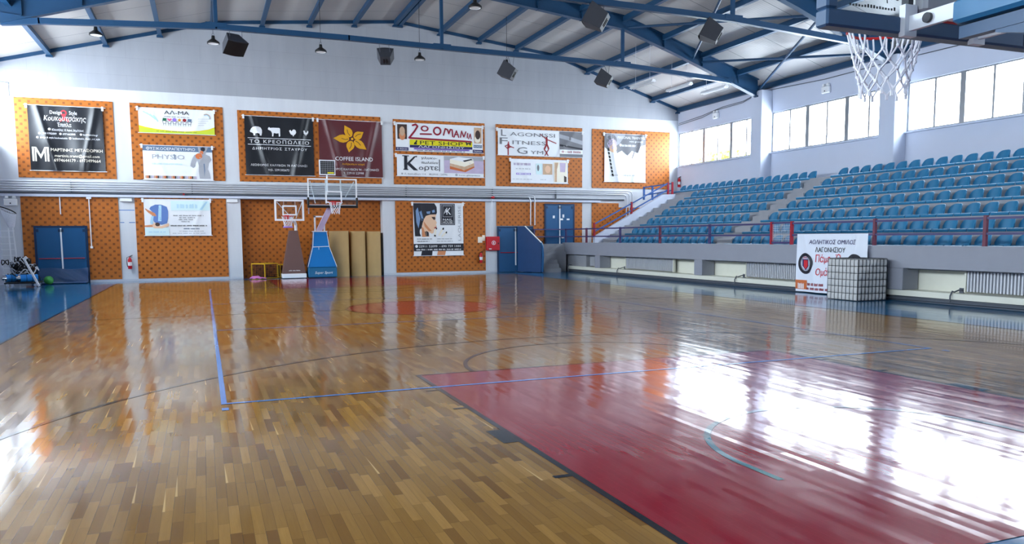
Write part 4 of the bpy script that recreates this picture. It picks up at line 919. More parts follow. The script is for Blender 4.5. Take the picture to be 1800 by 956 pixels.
def speaker(x, y, z, yaw, pitch, label, s=1., roll=0.):
    t = thing('loudspeaker', label, 'speaker', (x, y, z), 'dark loudspeakers hung from the tie beams')
    R = Matrix.Rotation(yaw, 3, 'Z') @ Matrix.Rotation(pitch, 3, 'X') @ Matrix.Rotation(roll, 3, 'Y')
    f = lambda p: tuple(Vector((x,y,z))+R @ (Vector(p)*s))
    def add(pts, fs): b = MB(); b.add([f(p) for p in pts], fs); return b
    q = [(-.34,-.22,-.26),(.34,-.22,-.26),(.34,-.22,.26),(-.34,-.22,.26),(-.20,.24,-.20),(.20,.24,-.20),(.20,.24,.20),(-.20,.24,.20)]
    add(q, [(0,3,2,1),(4,5,6,7),(0,1,5,4),(3,7,6,2),(0,4,7,3),(1,2,6,5)]).build('cabinet', M['speaker_grey'], t)
    g = MB(); n = 8
    g.slab(lambda u, v: f((-.33+.66*u, -.225-.05*math.sin(PI*u), -.25+.5*v)), 8, 2, R @ Vector((0,.008,0))); g.build('grille', M['black'], t, smooth=True)
    for sx in (-.24, .24):
        add([(sx-.03,.02,-.28),(sx+.03,.02,-.28),(sx+.03,.02,.25),(sx-.03,.02,.25),(sx-.03,.10,-.24),(sx+.03,.10,-.24),(sx+.03,.10,.25),(sx-.03,.10,.25)], [(0,3,2,1),(4,5,6,7),(0,1,5,4),(3,7,6,2),(0,4,7,3),(1,2,6,5)])
    for sx in (-.2, .2):
        h = MB(); p = f((sx, 0, .25)); h.cyl(p, (p[0], y, max(p[2]+.05, TIE_Z(x)-.06)), .008, n=6); h.build('hanging_chain', M['pipe_dark'], t)
    hd = MB(); hd.bar(f((-.06,.245,-.1)), f((-.06,.245,.1)), .03).bar(f((.06,.245,-.1)), f((.06,.245,.1)), .03); hd.build('handle', M['black'], t)
def TIE_Z(x):
    T = [(-9.5, 7.50), (-8.6, 7.62), (-3.96, 7.88), (0, 7.88), (3.08, 7.83), (9.93, 7.76), (14.8, 7.48), (16.0, 7.28)]
    for (a, za), (b, zb) in zip(T, T[1:]):
        if a <= x <= b: return za+(zb-za)*(x-a)/(b-a)
    return 7.5
speaker(-3.49, FR[0], 7.42, math.radians(25), math.radians(48), 'dark loudspeaker farthest left on the far tie beam', .98)
speaker(1.17, FR[0], 7.38, math.radians(165), math.radians(-52), 'small dark loudspeaker second from the left on the far tie beam', .80)
speaker(5.45, FR[0], 7.22, math.radians(-125), math.radians(-30), 'dark loudspeaker third from the left on the far tie beam', 1.0)
speaker(9.18, FR[0], 7.20, math.radians(-125), math.radians(-30), 'dark loudspeaker farthest right on the far tie beam', 1.0)
speaker(5.52, FR[1], 7.38, math.radians(-125), math.radians(-30), 'large dark loudspeaker at the top, left one on the nearer tie beam', 1.1)
speaker(9.22, FR[1], 7.33, math.radians(-125), math.radians(-30), 'large dark loudspeaker, right one on the nearer tie beam', 1.05)
for i, (x, lab) in enumerate(((11.45, 'white tube light farthest left of three near the right eaves'), (13.1, 'white tube light in the middle of three near the right eaves'), (14.75, 'white tube light farthest right of three near the right eaves'))):
    t = thing('tube_light', lab, 'tube light', (x, 23.85, 7.33), 'hanging white tube lights'); z = 7.33
    MB().prism([(x-.10,z),(x+.10,z),(x+.05,z+.09),(x-.05,z+.09)], XZ, 23.45, 25.1).build('reflector', M['white_metal'], t)
    for s in (-.05, .05): MB().cyl((x+s,23.5,z-.02),(x+s,25.05,z-.02),.018,n=8).build('tube', M['white_plastic'], t)
    for y in (23.75, 24.8): MB().cyl((x,y,z+.09),(x,y,roof_z(x)-.02),.006,n=5).build('wire', M['pipe_grey'], t)
tag(MB().tube([(XR-.03, 29.3, 6.78), (XR-.03, 27.5, 6.88), (XR-.03, 26.0, 7.04), (XR-.03, 24.6, 7.06), (XR-.03, 23.5, 7.25), (XR-.03, 20, 7.10), (XR-.03, 17.1, 7.12), (XR-.03, 12, 7.05)], .014, 6).build('cable', M['pipe_dark'], None, (XR, 23, 7), True), 'thin grey cable sagging along the right wall above the windows', 'cable')
tag(MB().tube([(XR-.06, 29.3, 6.70), (XR-.02, 27.5, 6.80), (XR-.02, 26.4, 6.97), (XR-.06, 24.6, 7.0), (XR-.06, 23.5, 7.22)], .012, 6).build('cable', M['pipe_dark'], None, (XR, 26, 6.7), True), 'lower thin cable sagging to the far corner of the right wall', 'cable')
tag(MB().cyl((XR-.25,YB-.06,3.9),(XR-.25,YB-.06,6.42),.012,n=6).cyl((XR-.25,YB-.06,6.42),(XR-.01,YB-.06,6.42),.012,n=6).build('conduit', M['pipe_grey'], None, (XR-.25,YB-.06,3.9)), 'thin grey conduit in the far right corner beside the last panel', 'conduit')
tag(MB().cyl((-10.62,YB-.02,6.5),(-10.62,YB-.02,6.95),.012,n=6).cyl((-10.62,YB-.02,6.95),(XL+.02,YB-.02,7.0),.012,n=6).build('conduit', M['pipe_dark'], None, (-10.62,YB,6.5)), 'thin dark conduit rising left above the furniture advert panel', 'conduit')

# ------------------------------------------------------------------ the stand
X0, DX, Z0, DZ = 11.02, .717, 1.25, .377             # riser of the first row, row depth, tread height, row rise
FRONT, WALK = 10.42, .87
YA, YBk = YN+.02, YB-.03
b = MB()
for k in range(7):
    x1 = X0+DX*(k+1) if k < 6 else XR-.01
    ye = 27.35 if k < 6 else YB-.05
    b.box(X0+DX*k, x1, YA, ye, 0 if k == 0 else Z0+DZ*(k-1)-.2, Z0+DZ*k)
    for (ya, yb) in ((18.5, 19.28), (26.05, 27.34)):
        if k < 7: b.box(X0+DX*k-.34, X0+DX*k+.01, ya, yb, (WALK if k == 0 else Z0+DZ*(k-1)), (WALK if k == 0 else Z0+DZ*(k-1))+DZ/2)
tag(b.build('grandstand', M['concrete'], None, (13.5, 12, 0)), 'tiered grey concrete stand of seven steps along the right wall', 'grandstand', None, 'structure')
b = MB().box(FRONT+.16, X0, YA, YB-.03, WALK-.14, WALK).box(FRONT+.16, X0+.1, 27.3, YB-.03, 0, WALK).box(X0, 16.4, 27.4, YB-.03, WALK-.2, WALK)
tag(b.build('walkway', M['concrete'], None, (10.8, 12, .8)), 'grey walkway slab behind the stand front wall', 'walkway', None, 'structure')
b = MB().box(FRONT, FRONT+.16, YA, YB-.03, .76, 1.255).box(FRONT-.01, FRONT+.18, YA, YB-.03, 1.255, 1.275)
tag(b.build('front_beam', M['beam_grey'], None, (FRONT, 12, .76)), 'long grey concrete beam forming the front of the stand', 'beam', None, 'structure')
tag(MB().box(FRONT+.52, FRONT+.60, YA, YB-.05, 0, WALK-.14).build('stand_wall', M['cream'], None, (FRONT+.55, 12, 0)), 'cream recessed wall under the front beam of the stand', 'wall', None, 'structure')
tag(MB().box(FRONT+.04, FRONT+.52, YA, 28.9, .12, .25).build('plinth', M['cream'], None, (FRONT+.2, 12, .12)), 'long cream ledge at the foot of the stand wall', 'ledge', None, 'structure')
tag(MB().box(FRONT+.12, FRONT+.52, YA, 28.9, 0, .12).build('plinth_base', M['pipe_dark'], None, (FRONT+.2, 12, 0)), 'dark recessed foot below the cream ledge of the stand', 'ledge', None, 'structure')
for y, lab in ((26.0, 'short grey post under the front beam nearest the blue padding'), (18.95, 'short grey post under the front beam between two radiators'), (11.1, 'short grey post under the front beam behind the netted bale'), (3.6, 'short grey post under the front beam nearest the camera')):
    tag(MB().bbox(FRONT+.0, FRONT+.50, y-.22, y+.22, .25, .76, .012).build('beam_post', M['beam_grey'], None, (FRONT+.25, y, .2)), lab, 'post', 'short posts under the front beam', 'structure')
def radiator(y0, y1, label):
    t = thing('radiator', label, 'radiator', (FRONT+.4, (y0+y1)/2, .26), 'ribbed radiators under the stand')
    b = MB(); n = int((y1-y0)/.075); x = FRONT+.34
    for i in range(n):
        y = y0+(i+.5)*(y1-y0)/n; b.box(x-.02, x+.05, y-.017, y+.017, .29, .73)
    b.build('fins', M['pipe_grey'], t); MB().box(x+.03, x+.05, y0, y1, .30, .72).build('back_plate', M['concrete'], t)
    MB().box(x-.03, x+.06, y0-.04, y0, .27, .74).box(x-.03, x+.06, y1, y1+.04, .27, .74).box(x-.03, x+.06, y0, y1, .735, .75).build('end_panel', M['cream'], t)
    MB().tube([(x, y1+.06, .32), (x-.10, y1+.10, .32), (x-.24, y1+.10, .28), (x-.30, y1+.10, .30), (x-.36, y1+.10, .20), (x-.36, y1+.10, .06)], .016, 6).build('valve_pipe', M['pipe_dark'], t, smooth=True)
    MB().box(x-.02, x+.02, y1+.06, y1+.16, .25, .36).build('support_foot', M['pipe_dark'], t)
radiator(26.6, 28.65, 'ribbed radiator under the stand beside the blue padding'); radiator(20.9, 24.2, 'long ribbed radiator under the stand, second from the blue padding'); radiator(13.8, 16.9, 'ribbed radiator under the stand partly behind the white team banner'); radiator(7.0, 9.5, 'nearest ribbed radiator under the stand at the right edge')
tag(MB().cyl((FRONT+.09, YA, .05), (FRONT+.09, 28.8, .05), .028, n=8).build('pipe', M['pipe_dark'], None, (FRONT+.09, 12, .05)), 'dark heating pipe running along the floor at the foot of the stand', 'pipe')
# stair parapet and the staircase at the walkway end
b = MB().prism([(11.02,WALK-.4),(11.02,1.52),(14.43,3.36),(15.02,3.38),(15.02,2.9)], XZ, 27.36, 27.56)
tag(b.build('stair_parapet', M['wall_smooth'], None, (13, 27.45, 1)), 'white sloping parapet beside the stand staircase', 'parapet', None, 'structure')
b = MB()
for i in range(5): b.box(8.92, 9.78, 28.12+.2*i, 29.38, .18*i if i else 0, .18*(i+1))
b.box(8.92, FRONT-.01, 29.12, 29.38, .9, 1.22).box(9.79, FRONT-.01, 28.95, 29.38, 0, .9)
tag(b.build('staircase', M['concrete'], None, (9.3, 28.7, 0)), 'short grey staircase of five steps beside the blue padding', 'staircase')
t = thing('stair_padding', 'dark blue padding with sloping top covering the side of the short staircase', 'padding', (8.6, 28.7, 0))
pa, pb = Vector((8.22, 29.30, 0)), Vector((8.80, 28.02, 0)); dv = (pb-pa); nv = Vector((dv.y, -dv.x, 0)).normalized()*-.10
def PADF(a, z, d): p = pa+dv*a+nv*d; return (p.x, p.y, z)
MB().prism([(0,.02),(.98,.02),(1.0,.2),(1.0,1.10),(.96,1.26),(.30,1.98),(0,2.0)], PADF, 0, 1).build('pad', M['mat_blue'], t)
e0, e1 = PADF(.30, 2.0, .5), PADF(.98, 1.28, .5)
MB().cyl(e0, e1, .025, n=8).build('edge_rope', M['white_metal'], t)
MB().tube([PADF(1.02,.03,.5), PADF(1.03,.4,.5), PADF(1.04,.8,.5), PADF(1.02,1.15,.5), PADF(.97,1.28,.5)], .05, 8).build('end_roll', M['door_blue'], t, smooth=True)
tag(MB().bbox(9.02, 9.42, 29.20, 29.36, 1.22, 1.36, .03).build('sports_bag', M['black'], None, (9.15, 29.1, 1.22)), 'dark bag lying on the wall top behind the blue padding', 'bag')

# railings
def railing(pts_posts, rails, label, mats, name='railing', post_w=.07, dirs=None):
    t = thing(name, label, 'railing', pts_posts[0][0], 'stand railings')
    for i, (p, h) in enumerate(pts_posts):
        MB().box(p[0]-post_w/2, p[0]+post_w/2, p[1]-post_w/2, p[1]+post_w/2, p[2], p[2]+h).build('post', M[mats[i % len(mats)]], t)
    for p, q, m in rails: MB().bar(p, q, .045, .05).build('rail', M[m], t)
    return t
RXX = FRONT+.08; zt = 1.275; k_ = (FRONT+4.59)/(10.2+4.59); py = lambda y: -2.63+(y+2.63)*k_
ps = [29.2, 27.0, 24.25, 21.4, 18.48]
ps = [29.15, py(26.69), py(23.85), py(21.03), py(18.14), py(15.24)]
railing([((RXX, y, zt), .62) for y in ps[:-1]], [((RXX, ps[0], zt+h), (RXX, py(15.24)+.04, zt+h), 'rail_purple') for h in (.58, .26)], 'dark purple front railing of the left seat block', ['rail_purple', 'rail_maroon'])
railing([((8.95, 29.15, 1.22), .66)], [((RXX-.05, 29.15, zt+h), (8.95, 29.15, zt+h), 'rail_purple') for h in (.58, .26)], 'short dark railing turning above the staircase by the blue padding', ['rail_purple'])
g = railing([((RXX, py(15.24), zt), .64), ((RXX, py(14.43), zt), .64)], [((RXX, py(15.24), zt+h), (RXX, py(14.43), zt+h), 'rail_purple') for h in (.60, .05)], 'red-posted gate with wire mesh in the front railing at the aisle', ['rail_red'], 'railing_gate')
mb = MB(); y0, y1 = py(14.43)+.05, py(15.24)-.05
for i in range(13): y = y0+(y1-y0)*i/12; mb.bar((RXX, y, zt+.07), (RXX, y, zt+.58), .006)
for i in range(9): z = zt+.07+.51*i/8; mb.bar((RXX, y0, z), (RXX, y1, z), .006)
mb.build('wire_mesh', M['pipe_grey'], g)
ps = [py(11.6), py(8.76), py(5.9), 3.0, 0]
railing([((RXX, y, zt), .64) for y in ps], [((RXX, py(14.43)-.04, zt+h), (RXX, ps[-1], zt+h), 'rail_purple') for h in (.58, .26)], 'dark purple and red front railing of the nearer seat block', ['rail_maroon'])
yr = 27.46
pst = [((11.04, yr, 1.50), .62), ((12.86, yr, 2.46), .56), ((14.70, yr, 3.36), .54)]
railing(pst, [((11.04, yr, 2.06), (14.70, yr, 3.86), 'rail_blue'), ((11.04, yr, 1.74), (14.70, yr, 3.58), 'rail_blue')], 'sloping blue stair railing with red posts on the white parapet', ['rail_red'])
railing([((14.95, 27.5, 3.38), .54), ((14.85, 29.0, 3.2), .66), ((14.4, 29.0, 3.2), .6)], [((14.4, 29.0, 3.76), (14.95, 27.5, 3.86), 'rail_blue'), ((14.4, 29.0, 3.40), (14.95, 27.5, 3.55), 'rail_blue')], 'blue landing railing with a red end post at the top of the stand stairs', ['rail_red', 'rail_blue', 'rail_blue'])

# seats
def seat_proto():
    t = thing('stadium_seat', '-', 'seat', (0, 0, 0), '-')
    s = MB().prism([(.03,-.062),(0,-.062),(-.010,-.05),(-.012,-.012),(0,.003),(.03,.010),(.20,.002),(.37,.010),(.42,.03),(.42,.012),(.36,-.012),(.05,-.016)], XZ, -.222, .222)
    s.build('seat_pan', M['seat_blue'], t, smooth=True)
    b = MB()
    def sh(u, v):
        a = (u*2-1); th = a*PI/2*.98
        y = .178*math.sin(th); x = .29+.11*max(0, math.cos(th))**.8
        hh = .255*(1-.70*abs(a)**3.)
        return (x+.06*v*math.cos(th), y, .01+hh*v)
    b.slab(sh, 18, 4, (.018, 0, .004)); b.build('backrest', M['seat_blue'], t, smooth=True)
    c = MB().box(.10,.30,-.03,.03,-.0,.015); c.build('mounting_foot', M['pipe_dark'], t)
    return t
ROWN = ['front row', 'second row', 'third row', 'fourth row', 'fifth row', 'sixth row', 'top row']
proto = seat_proto(); first = True
def put_seat(k, y, label, group):
    global first
    loc = (X0+DX*k-.02, y, Z0+DZ*k+.018)
    if first: s = proto; s.location = loc; s['label'] = label; first = False
    else: s = copy_tree(proto, loc, label)
    s['group'] = group
for k in range(7):
    n = 14 if k < 6 else 18
    for i in range(n): put_seat(k, 19.38+.2375+.475*i, 'blue plastic seat, %s from the centre aisle in the %s of the far block' % (ORD[i], ROWN[k]), 'blue seats of the far block')
    i = 0; y = 18.40-.2375
    while y > 8.0+.48*k:
        put_seat(k, y, 'blue plastic seat, %s from the centre aisle in the %s of the nearer block' % (ORD[i], ROWN[k]), 'blue seats of the nearer block'); i += 1; y -= .475

# team banner over the railing and the netted bale
SIDE_X = FRONT-.10
B = Banner('team_banner', 'white cloth team banner hung from the front railing down to the floor', py(11.62), py(14.02), .03, 1.56, M['cloth_white'], .02, .0, 'side', rod=False, group=None)
B.text('ΑΘΛΗΤΙΚΟΣ ΟΜΙΛΟΣ', .53, .865, .075, 'ink_navy', .66, .008, .15).text('ΛΑΓΟΝΗΣΙΟΥ', .50, .735, .085, 'ink_black', .42, .02)
for cu in (.15, .84):
    B.ring(cu, .49, .115, .034, 'ink_hair', .007, 'club_crest').ring(cu, .49, .074, .004, 'ink_navy', .0075, 'club_crest')
    B.poly([(cu-.05,.565),(cu+.05,.565),(cu+.05,.45),(cu,.375),(cu-.05,.45)], 'ink_navy', .008, 'club_crest').poly([(cu-.028,.55),(cu+.042,.55),(cu+.042,.455),(cu,.395),(cu-.028,.44)], 'ink_red', .009, 'club_crest')
    for i in range(3): B.line((cu-.025+.025*i,.575),(cu-.025+.025*i,.61),.008,'ink_red',.008,'club_crest')
B.text('Πάμε', .40, .585, .13, 'ink_red', .21, .0, .1).text('Ό', .62, .60, .13, 'ink_red', .07, 0, .1).text('Ομάδα', .44, .36, .13, 'ink_red', .27, .0, .1)
B.fine((.0,.04,.17,.20), 'ink_orange', .006); B.dashes(.085, .10, .10, 'ink_white', .10); B.dashes(.30, .135, .05, 'ink_darkred', .24).dashes(.36, .06, .045, 'ink_darkred', .40)
B.done()
t = thing('netted_bale', 'netted cube of pale padded bundles standing in front of the team banner', 'bale', (9.85, 11.65, 0))
bx0, bx1, by0, by1, bz = 9.40, 10.26, 11.19, 12.12, .95
b = MB(); N = 8
def pill(u, v): return .035*(abs(math.sin(u*N*PI))**.6)*(abs(math.sin(v*NR*PI))**.35)
NB = 48; NR = 6
b.grid(lambda u, v: (bx0-pill(u,v), by1-(by1-by0)*u, .01+bz*v), NB, NB).grid(lambda u, v: (bx0+(bx1-bx0)*u, by0-pill(u,v), .01+bz*v), NB, NB)
b.grid(lambda u, v: (bx0+(bx1-bx0)*u, by0+(by1-by0)*v, .01+bz+.5*pill(u,v)), NB, NB).grid(lambda u, v: (bx1, by0+(by1-by0)*u, .01+bz*v), 2, 2).grid(lambda u, v: (bx1-(bx1-bx0)*u, by1, .01+bz*v), 2, 2)
b.build('padding', M['bale'], t, smooth=True)
nb = MB()
for i in range(N+1):
    u = i/N; y = by1-(by1-by0)*u; x = bx0+(bx1-bx0)*u; z = .012+bz*min(1, i/NR); q = .012
    nb.bar((bx0-q, y, 0.01), (bx0-q, y, bz+.01), .008).bar((x, by0-q, 0.01), (x, by0-q, bz+.01), .008).bar((bx0-q, by1, z), (bx0-q, by0-q, z), .008).bar((bx0-q, by0-q, z), (bx1, by0-q, z), .008)
    nb.bar((x, by0-q, bz+.03), (x, by1, bz+.03), .008).bar((bx0-q, y, bz+.03), (bx1, y, bz+.03), .008)
nb.build('net', M['cord'], t)

# ------------------------------------------------------------------ basketball stands
def hoop(t, c, r, sgn, net=True, n=12, ln=.42, mat='rim_red', cord=.008, bracket=True, board_y=None):
    cx, cy, cz = c
    rim = MB().tube([(cx+r*math.cos(2*PI*k/32), cy+r*math.sin(2*PI*k/32), cz) for k in range(32)], .010, 8, 0, True)
    if board_y is not None:
        for s in (-.06, .06): rim.bar((cx+s, board_y, cz-.01), (cx+s*1.6, cy-sgn*r*.93, cz), .02)
        rim.box(cx-.09, cx+.09, min(board_y, board_y+sgn*.012), max(board_y, board_y+sgn*.012), cz-.10, cz+.05)
    rm = rim.build('rim', M[mat], t, smooth=True)
    if net:
        nb = MB(); rows = [0, .36, .53, .69, .84, 1.0]
        def rad(v): return r*(1-.40*v**.8) if v < .9 else r*.62
        def P(k, j):
            v = rows[j]; a = 2*PI*(k+(.5*((j+1) % 2) if j > 1 else 0))/n+.13
            return Vector((cx+rad(v)*math.cos(a)+.008*math.sin(k*3+j*5), cy+rad(v)*math.sin(a)+.008*math.cos(k*4+j), cz-ln*v+.010*math.sin(k*2.3+j)))
        for k in range(n):
            p0 = P(k, 0); p0.z = cz
            tx = Vector((-math.sin(2*PI*k/n+.13), math.cos(2*PI*k/n+.13), 0))*r*.09
            for dk in (1, -1): nb.tube([p0+tx*dk, (p0+P(k, 1))/2+tx*dk*.9, P(k, 1)], cord*.62, 5)
            for j in range(1, 5):
                nxt = (k, k-1) if j % 2 == 1 else (k, k+1)
                for q in nxt: nb.tube([P(k, j), P(q, j+1)], cord*.62, 5)
                nb.sphere(P(k, j), cord*1.25, 6)
            nb.tube([P(k,5), P(k,5)-Vector((0,0,.03))], cord, 5)
        nb.build('net', M['net_white'], t)
    return rm
# far blue stand
FY = 28.75
t = thing('basketball_stand', 'far mobile basketball stand with blue padded tower and glass backboard', 'basketball stand', (-.28, FY, 0), 'portable basketball stands at the far wall')
MB().bbox(-.86, .24, FY-.35, FY+.22, 0.02, .42, .03).build('base_pad', M['pad_teal'], t)
def taper(zs, name, mat):
    b = MB(); rings = []
    for (z, x0, x1, y0, y1) in zs: rings.append([(x0,y0,z),(x1,y0,z),(x1,y1,z),(x0,y1,z)])
    vs = [p for r_ in rings for p in r_]; fs = [tuple(range(3,-1,-1)), tuple(range(len(vs)-4, len(vs)))]
    for k in range(len(rings)-1):
        for i in range(4): j = (i+1) % 4; fs.append((k*4+i, k*4+j, k*4+4+j, k*4+4+i))
    b.add(vs, fs); return b.build(name, mat, t)
tw = taper([(.425,-.87,.23,FY-.36,FY+.22),(1.20,-.64,-.02,FY-.20,FY+.20),(1.78,-.585,-.09,FY-.13,FY+.18)], 'tower_pad', M['pad_blue'])
MB().bar((-.645,FY-.215,1.20),(-.02,FY-.215,1.22),.02).bar((-.42,FY-.215,1.20),(-.42,FY-.22,1.10),.015).build('strap', M['white_metal'], tw)
e = MB()
for a, b_ in (((-.87,FY-.37,.43),(-.645,FY-.21,1.20)), ((.235,FY-.37,.43),(-.015,FY-.21,1.20)), ((-.645,FY-.21,1.20),(-.59,FY-.14,1.78)), ((-.015,FY-.21,1.20),(-.085,FY-.14,1.78))): e.cyl(a, b_, .010, n=5)
e.build('piping', M['white_metal'], tw)
MB().bbox(-.62,-.06,FY-.15,FY+.20,1.785,1.82,.01).build('top_plate', M['white_metal'], t)
MB().bar((-.50,FY+.1,1.82),(-.50,FY+.1,2.40),.06).bar((-.14,FY+.1,1.82),(-.14,FY+.1,2.40),.06).bar((-.53,FY+.1,2.38),(-.11,FY+.1,2.38),.06).build('post_frame', M['white_metal'], t)
MB().bar((-.36,FY+.05,1.82),(.02,FY-.55,2.72),.20,.16,(0,1,0)).build('lift_arm', M['ink_lilac'], t)
MB().bar((-.72,FY+.1,2.50),(-.80,FY-.66,2.95),.045).bar((-.12,FY+.1,2.36),(.46,FY-.66,2.90),.045).build('side_strut', M['white_metal'], t)
BY = FY-.75; bx0, bx1, bz0, bz1 = -.84, 1.02, 2.76, 3.80
MB().box(bx0+.03, bx1-.03, BY+.01, BY+.025, bz0, bz1).build('backboard_glass', M['board_glass'], t)
b = MB().frame(bx0,bx1,BY-.005,BY+.04,bz0,bz1,.048)
cx = .13
b.frame(cx-.31,cx+.31,BY-.009,BY+.007,bz0+.12,bz0+.57,.05)
b.box(cx-.31,cx-.26,BY+.041,BY+.08,bz0+.1,bz1-.01).box(cx+.25,cx+.30,BY+.041,BY+.08,bz0+.5,bz1-.01)
b.bar((bx0+.1,BY+.06,bz1-.1),(bx0+.28,BY+.06,bz0+.1),.03).bar((bx1-.1,BY+.06,bz1-.1),(cx+.45,BY+.06,bz0+.35),.03)
b.build('backboard_frame', M['white_metal'], t)
MB().bbox(bx0-.03,bx1+.03,BY-.035,BY+.05,bz0-.07,bz0+.03,.02).bbox(bx0-.03,bx0+.05,BY-.035,BY+.05,bz0+.03,bz0+.33,.02).bbox(bx1-.05,bx1+.03,BY-.035,BY+.05,bz0+.03,bz0+.33,.02).build('edge_pad', M['black'], t)
hoop(t, (.12, BY-.40, 2.90), .235, -1, board_y=BY-.01)
MB().cyl((-.10,BY+.05,3.2),(-.10,BY+.05,3.93),.03,n=8).build('clock_post', M['white_metal'], t)
sc = MB().box(-.38,.22,BY+.0,BY+.09,3.93,4.50).build('shot_clock', M['white_metal'], t)
MB().box(-.34,.18,BY-.008,BY,3.97,4.46).build('screen', M['black'], sc)
g = MB()
for i in range(9): g.box(-.34+.52*i/8-.004,-.34+.52*i/8+.004,BY-.016,BY-.008,3.97,4.46)
for i in range(8): g.box(-.34,.18,BY-.016,BY-.008,3.97+.49*i/7-.004,3.97+.49*i/7+.004)
g.build('guard_grid', M['ink_silver'], sc); MB().box(-.08,.16,BY-.018,BY-.016,3.985,4.04).build('clock_label', M['ink_yellow'], sc)
def txt(body, loc, size, mat, parent, name='lettering', rotz=0., bold=0., shear=0., mirror=1):
    vs, fs, ly = letters(body, bold, shear, 1., 'CENTER'); b = MB(); cr, sr = math.cos(rotz), math.sin(rotz)
    b.add([(loc[0]+v.x*size*cr, loc[1]+v.x*size*sr, loc[2]+v.y*size) for v in vs], fs)
    return b.build(name, M[mat] if isinstance(mat, str) else mat, parent)
txt('Super Sport', (-.28, FY-.355, .16), .14, 'ink_white', t, bold=.01, shear=.3)
MB().cyl((-.905,FY+.05,.13),(-.862,FY+.05,.13),.11,n=16).build('wheel', M['black'], t)
# far brown stand
FB = 28.75
t = thing('basketball_stand', 'far basketball stand with brown padded tower, white base and small tilted hoop', 'basketball stand', (-1.38, FB, 0), 'portable basketball stands at the far wall')
MB().bbox(-1.83,-.93,FB-.35,FB+.22,0.02,.19,.015).build('base', M['white_metal'], t)
taper([(.19,-1.81,-.95,FB-.33,FB+.20),(1.84,-1.50,-1.18,FB-.10,FB+.14)], 'tower_pad', M['brown_pad'])
MB().tube([(-1.24,FB,1.84),(-1.24,FB,2.06),(-1.28,FB-.1,2.16),(-1.38,FB-.3,2.24),(-1.48,FB-.55,2.30)], .055, 10).build('neck', M['white_metal'], t, smooth=True)
BY = FB-.62; bx0, bx1, bz0, bz1 = -2.06, -.98, 2.20, 3.0
MB().box(bx0+.02,bx1-.02,BY+.005,BY+.018,bz0,bz1).build('backboard_glass', M['board_glass'], t)
b = MB().frame(bx0,bx1,BY-.01,BY+.03,bz0,bz1,.07)
b.frame(-1.78,-1.25,BY-.01,BY+.004,bz0+.2,bz0+.58,.055)
b.bar((bx0+.1,BY+.05,bz1-.1),(-1.5,BY+.05,bz0+.18),.022).bar((bx1-.06,BY+.05,bz1-.1),(-1.28,BY+.05,bz0+.1),.022).bar((-1.72,BY+.03,bz1-.05),(-1.72,BY+.03,bz0+.5),.012).bar((-1.30,BY+.03,bz1-.05),(-1.30,BY+.03,bz0+.5),.012)
b.build('backboard_frame', M['white_metal'], t)
hoop(t, (-1.62, BY-.34, 2.36), .215, -1, board_y=BY-.01, ln=.36)
b = MB(); rnd = random.Random(9)
for i_ in range(34):
    if i_ not in (9, 10, 21): x_ = -1.58+i_*.0125; b.box(x_, x_+.008, FB-.334, FB-.331, .29, .29+.035*rnd.uniform(.5, 1.2))
b.build('small_print', M['ink_white'], t)
b = MB().tube([(-1.62+.15*math.cos(2*PI*k/16), BY-.34+.12*math.sin(2*PI*k/16), 1.96) for k in range(16)], .03, 6, 0, True)
tag(b.build('looped_band', M['ink_violet'], None, (-1.62, BY-.34, 1.96)), 'violet band hanging under the hoop of the brown far stand', 'band')
# near stand seen from behind
HC = (-.14, 1.60, 2.94); BYN = 1.22
t = thing('basketball_stand', 'near basketball stand at the top right, glass backboard and white net seen from behind', 'basketball stand', (-.1, -2.4, 0))
bx0, bx1, bz0, bz1 = HC[0]-.9, HC[0]+.9, 2.83, 3.88
gl = MB().box(bx0+.02,bx1-.02,BYN-.02,BYN-.005,bz0,bz1).build('backboard_glass', M['board_glass'], t)
MB().frame(bx0,bx1,BYN-.05,BYN,bz0,bz1,.05).box(HC[0]-.30,HC[0]-.26,BYN-.075,BYN-.022,bz0+.06,bz1-.01).box(HC[0]+.26,HC[0]+.30,BYN-.075,BYN-.022,bz0+.06,bz1-.01).build('backboard_frame', M['dark_grey'], t)
MB().bbox(bx0-.03,bx1+.03,BYN-.065,BYN+.04,bz0-.05,bz0+.055,.012).bbox(bx0-.03,bx0+.055,BYN-.065,BYN+.04,bz0+.055,bz0+.40,.012).bbox(bx1-.055,bx1+.03,BYN-.065,BYN+.04,bz0+.055,bz0+.40,.012).build('edge_pad', M['pad_navy'], t)
hoop(t, HC, .245, 1, board_y=BYN+.01, cord=.0105, ln=.43)
txt('SuperSport', (bx0+.38, BYN+.001, bz0+.17), .10, 'ink_black', gl, rotz=PI, bold=.012, shear=.15)
b = MB(); rnd = random.Random(4)
for i_ in range(16): x_ = bx0+.20+i_*.024; b.box(x_, x_+.014, BYN, BYN+.001, bz0+.105, bz0+.105+.018*rnd.uniform(.6, 1.2))
b.build('small_print', M['ink_black'], gl)
MB().bbox(HC[0]-.24,HC[0]+.24,BYN-.15,BYN-.055,2.905,3.20,.02).build('rim_housing', M['concrete'], t)
MB().bbox(HC[0]-.20,HC[0]+.16,BYN-.060,BYN-.02,2.86,2.93,.015).build('rim_plate', M['rim_red'], t)
ax0, ax1 = HC[0]-.33, HC[0]+.33
br = MB()
for x_ in (ax0+.03, ax1-.03): br.box(x_-.015, x_+.015, .80, BYN-.06, 2.79, 2.88); br.box(x_-.05, x_+.05, BYN-.10, BYN-.055, 2.76, 2.95)
br.box(ax0+.04, ax1-.04, .82, .90, 2.80, 2.86); br.build('bracket', M['pipe_grey'], t)
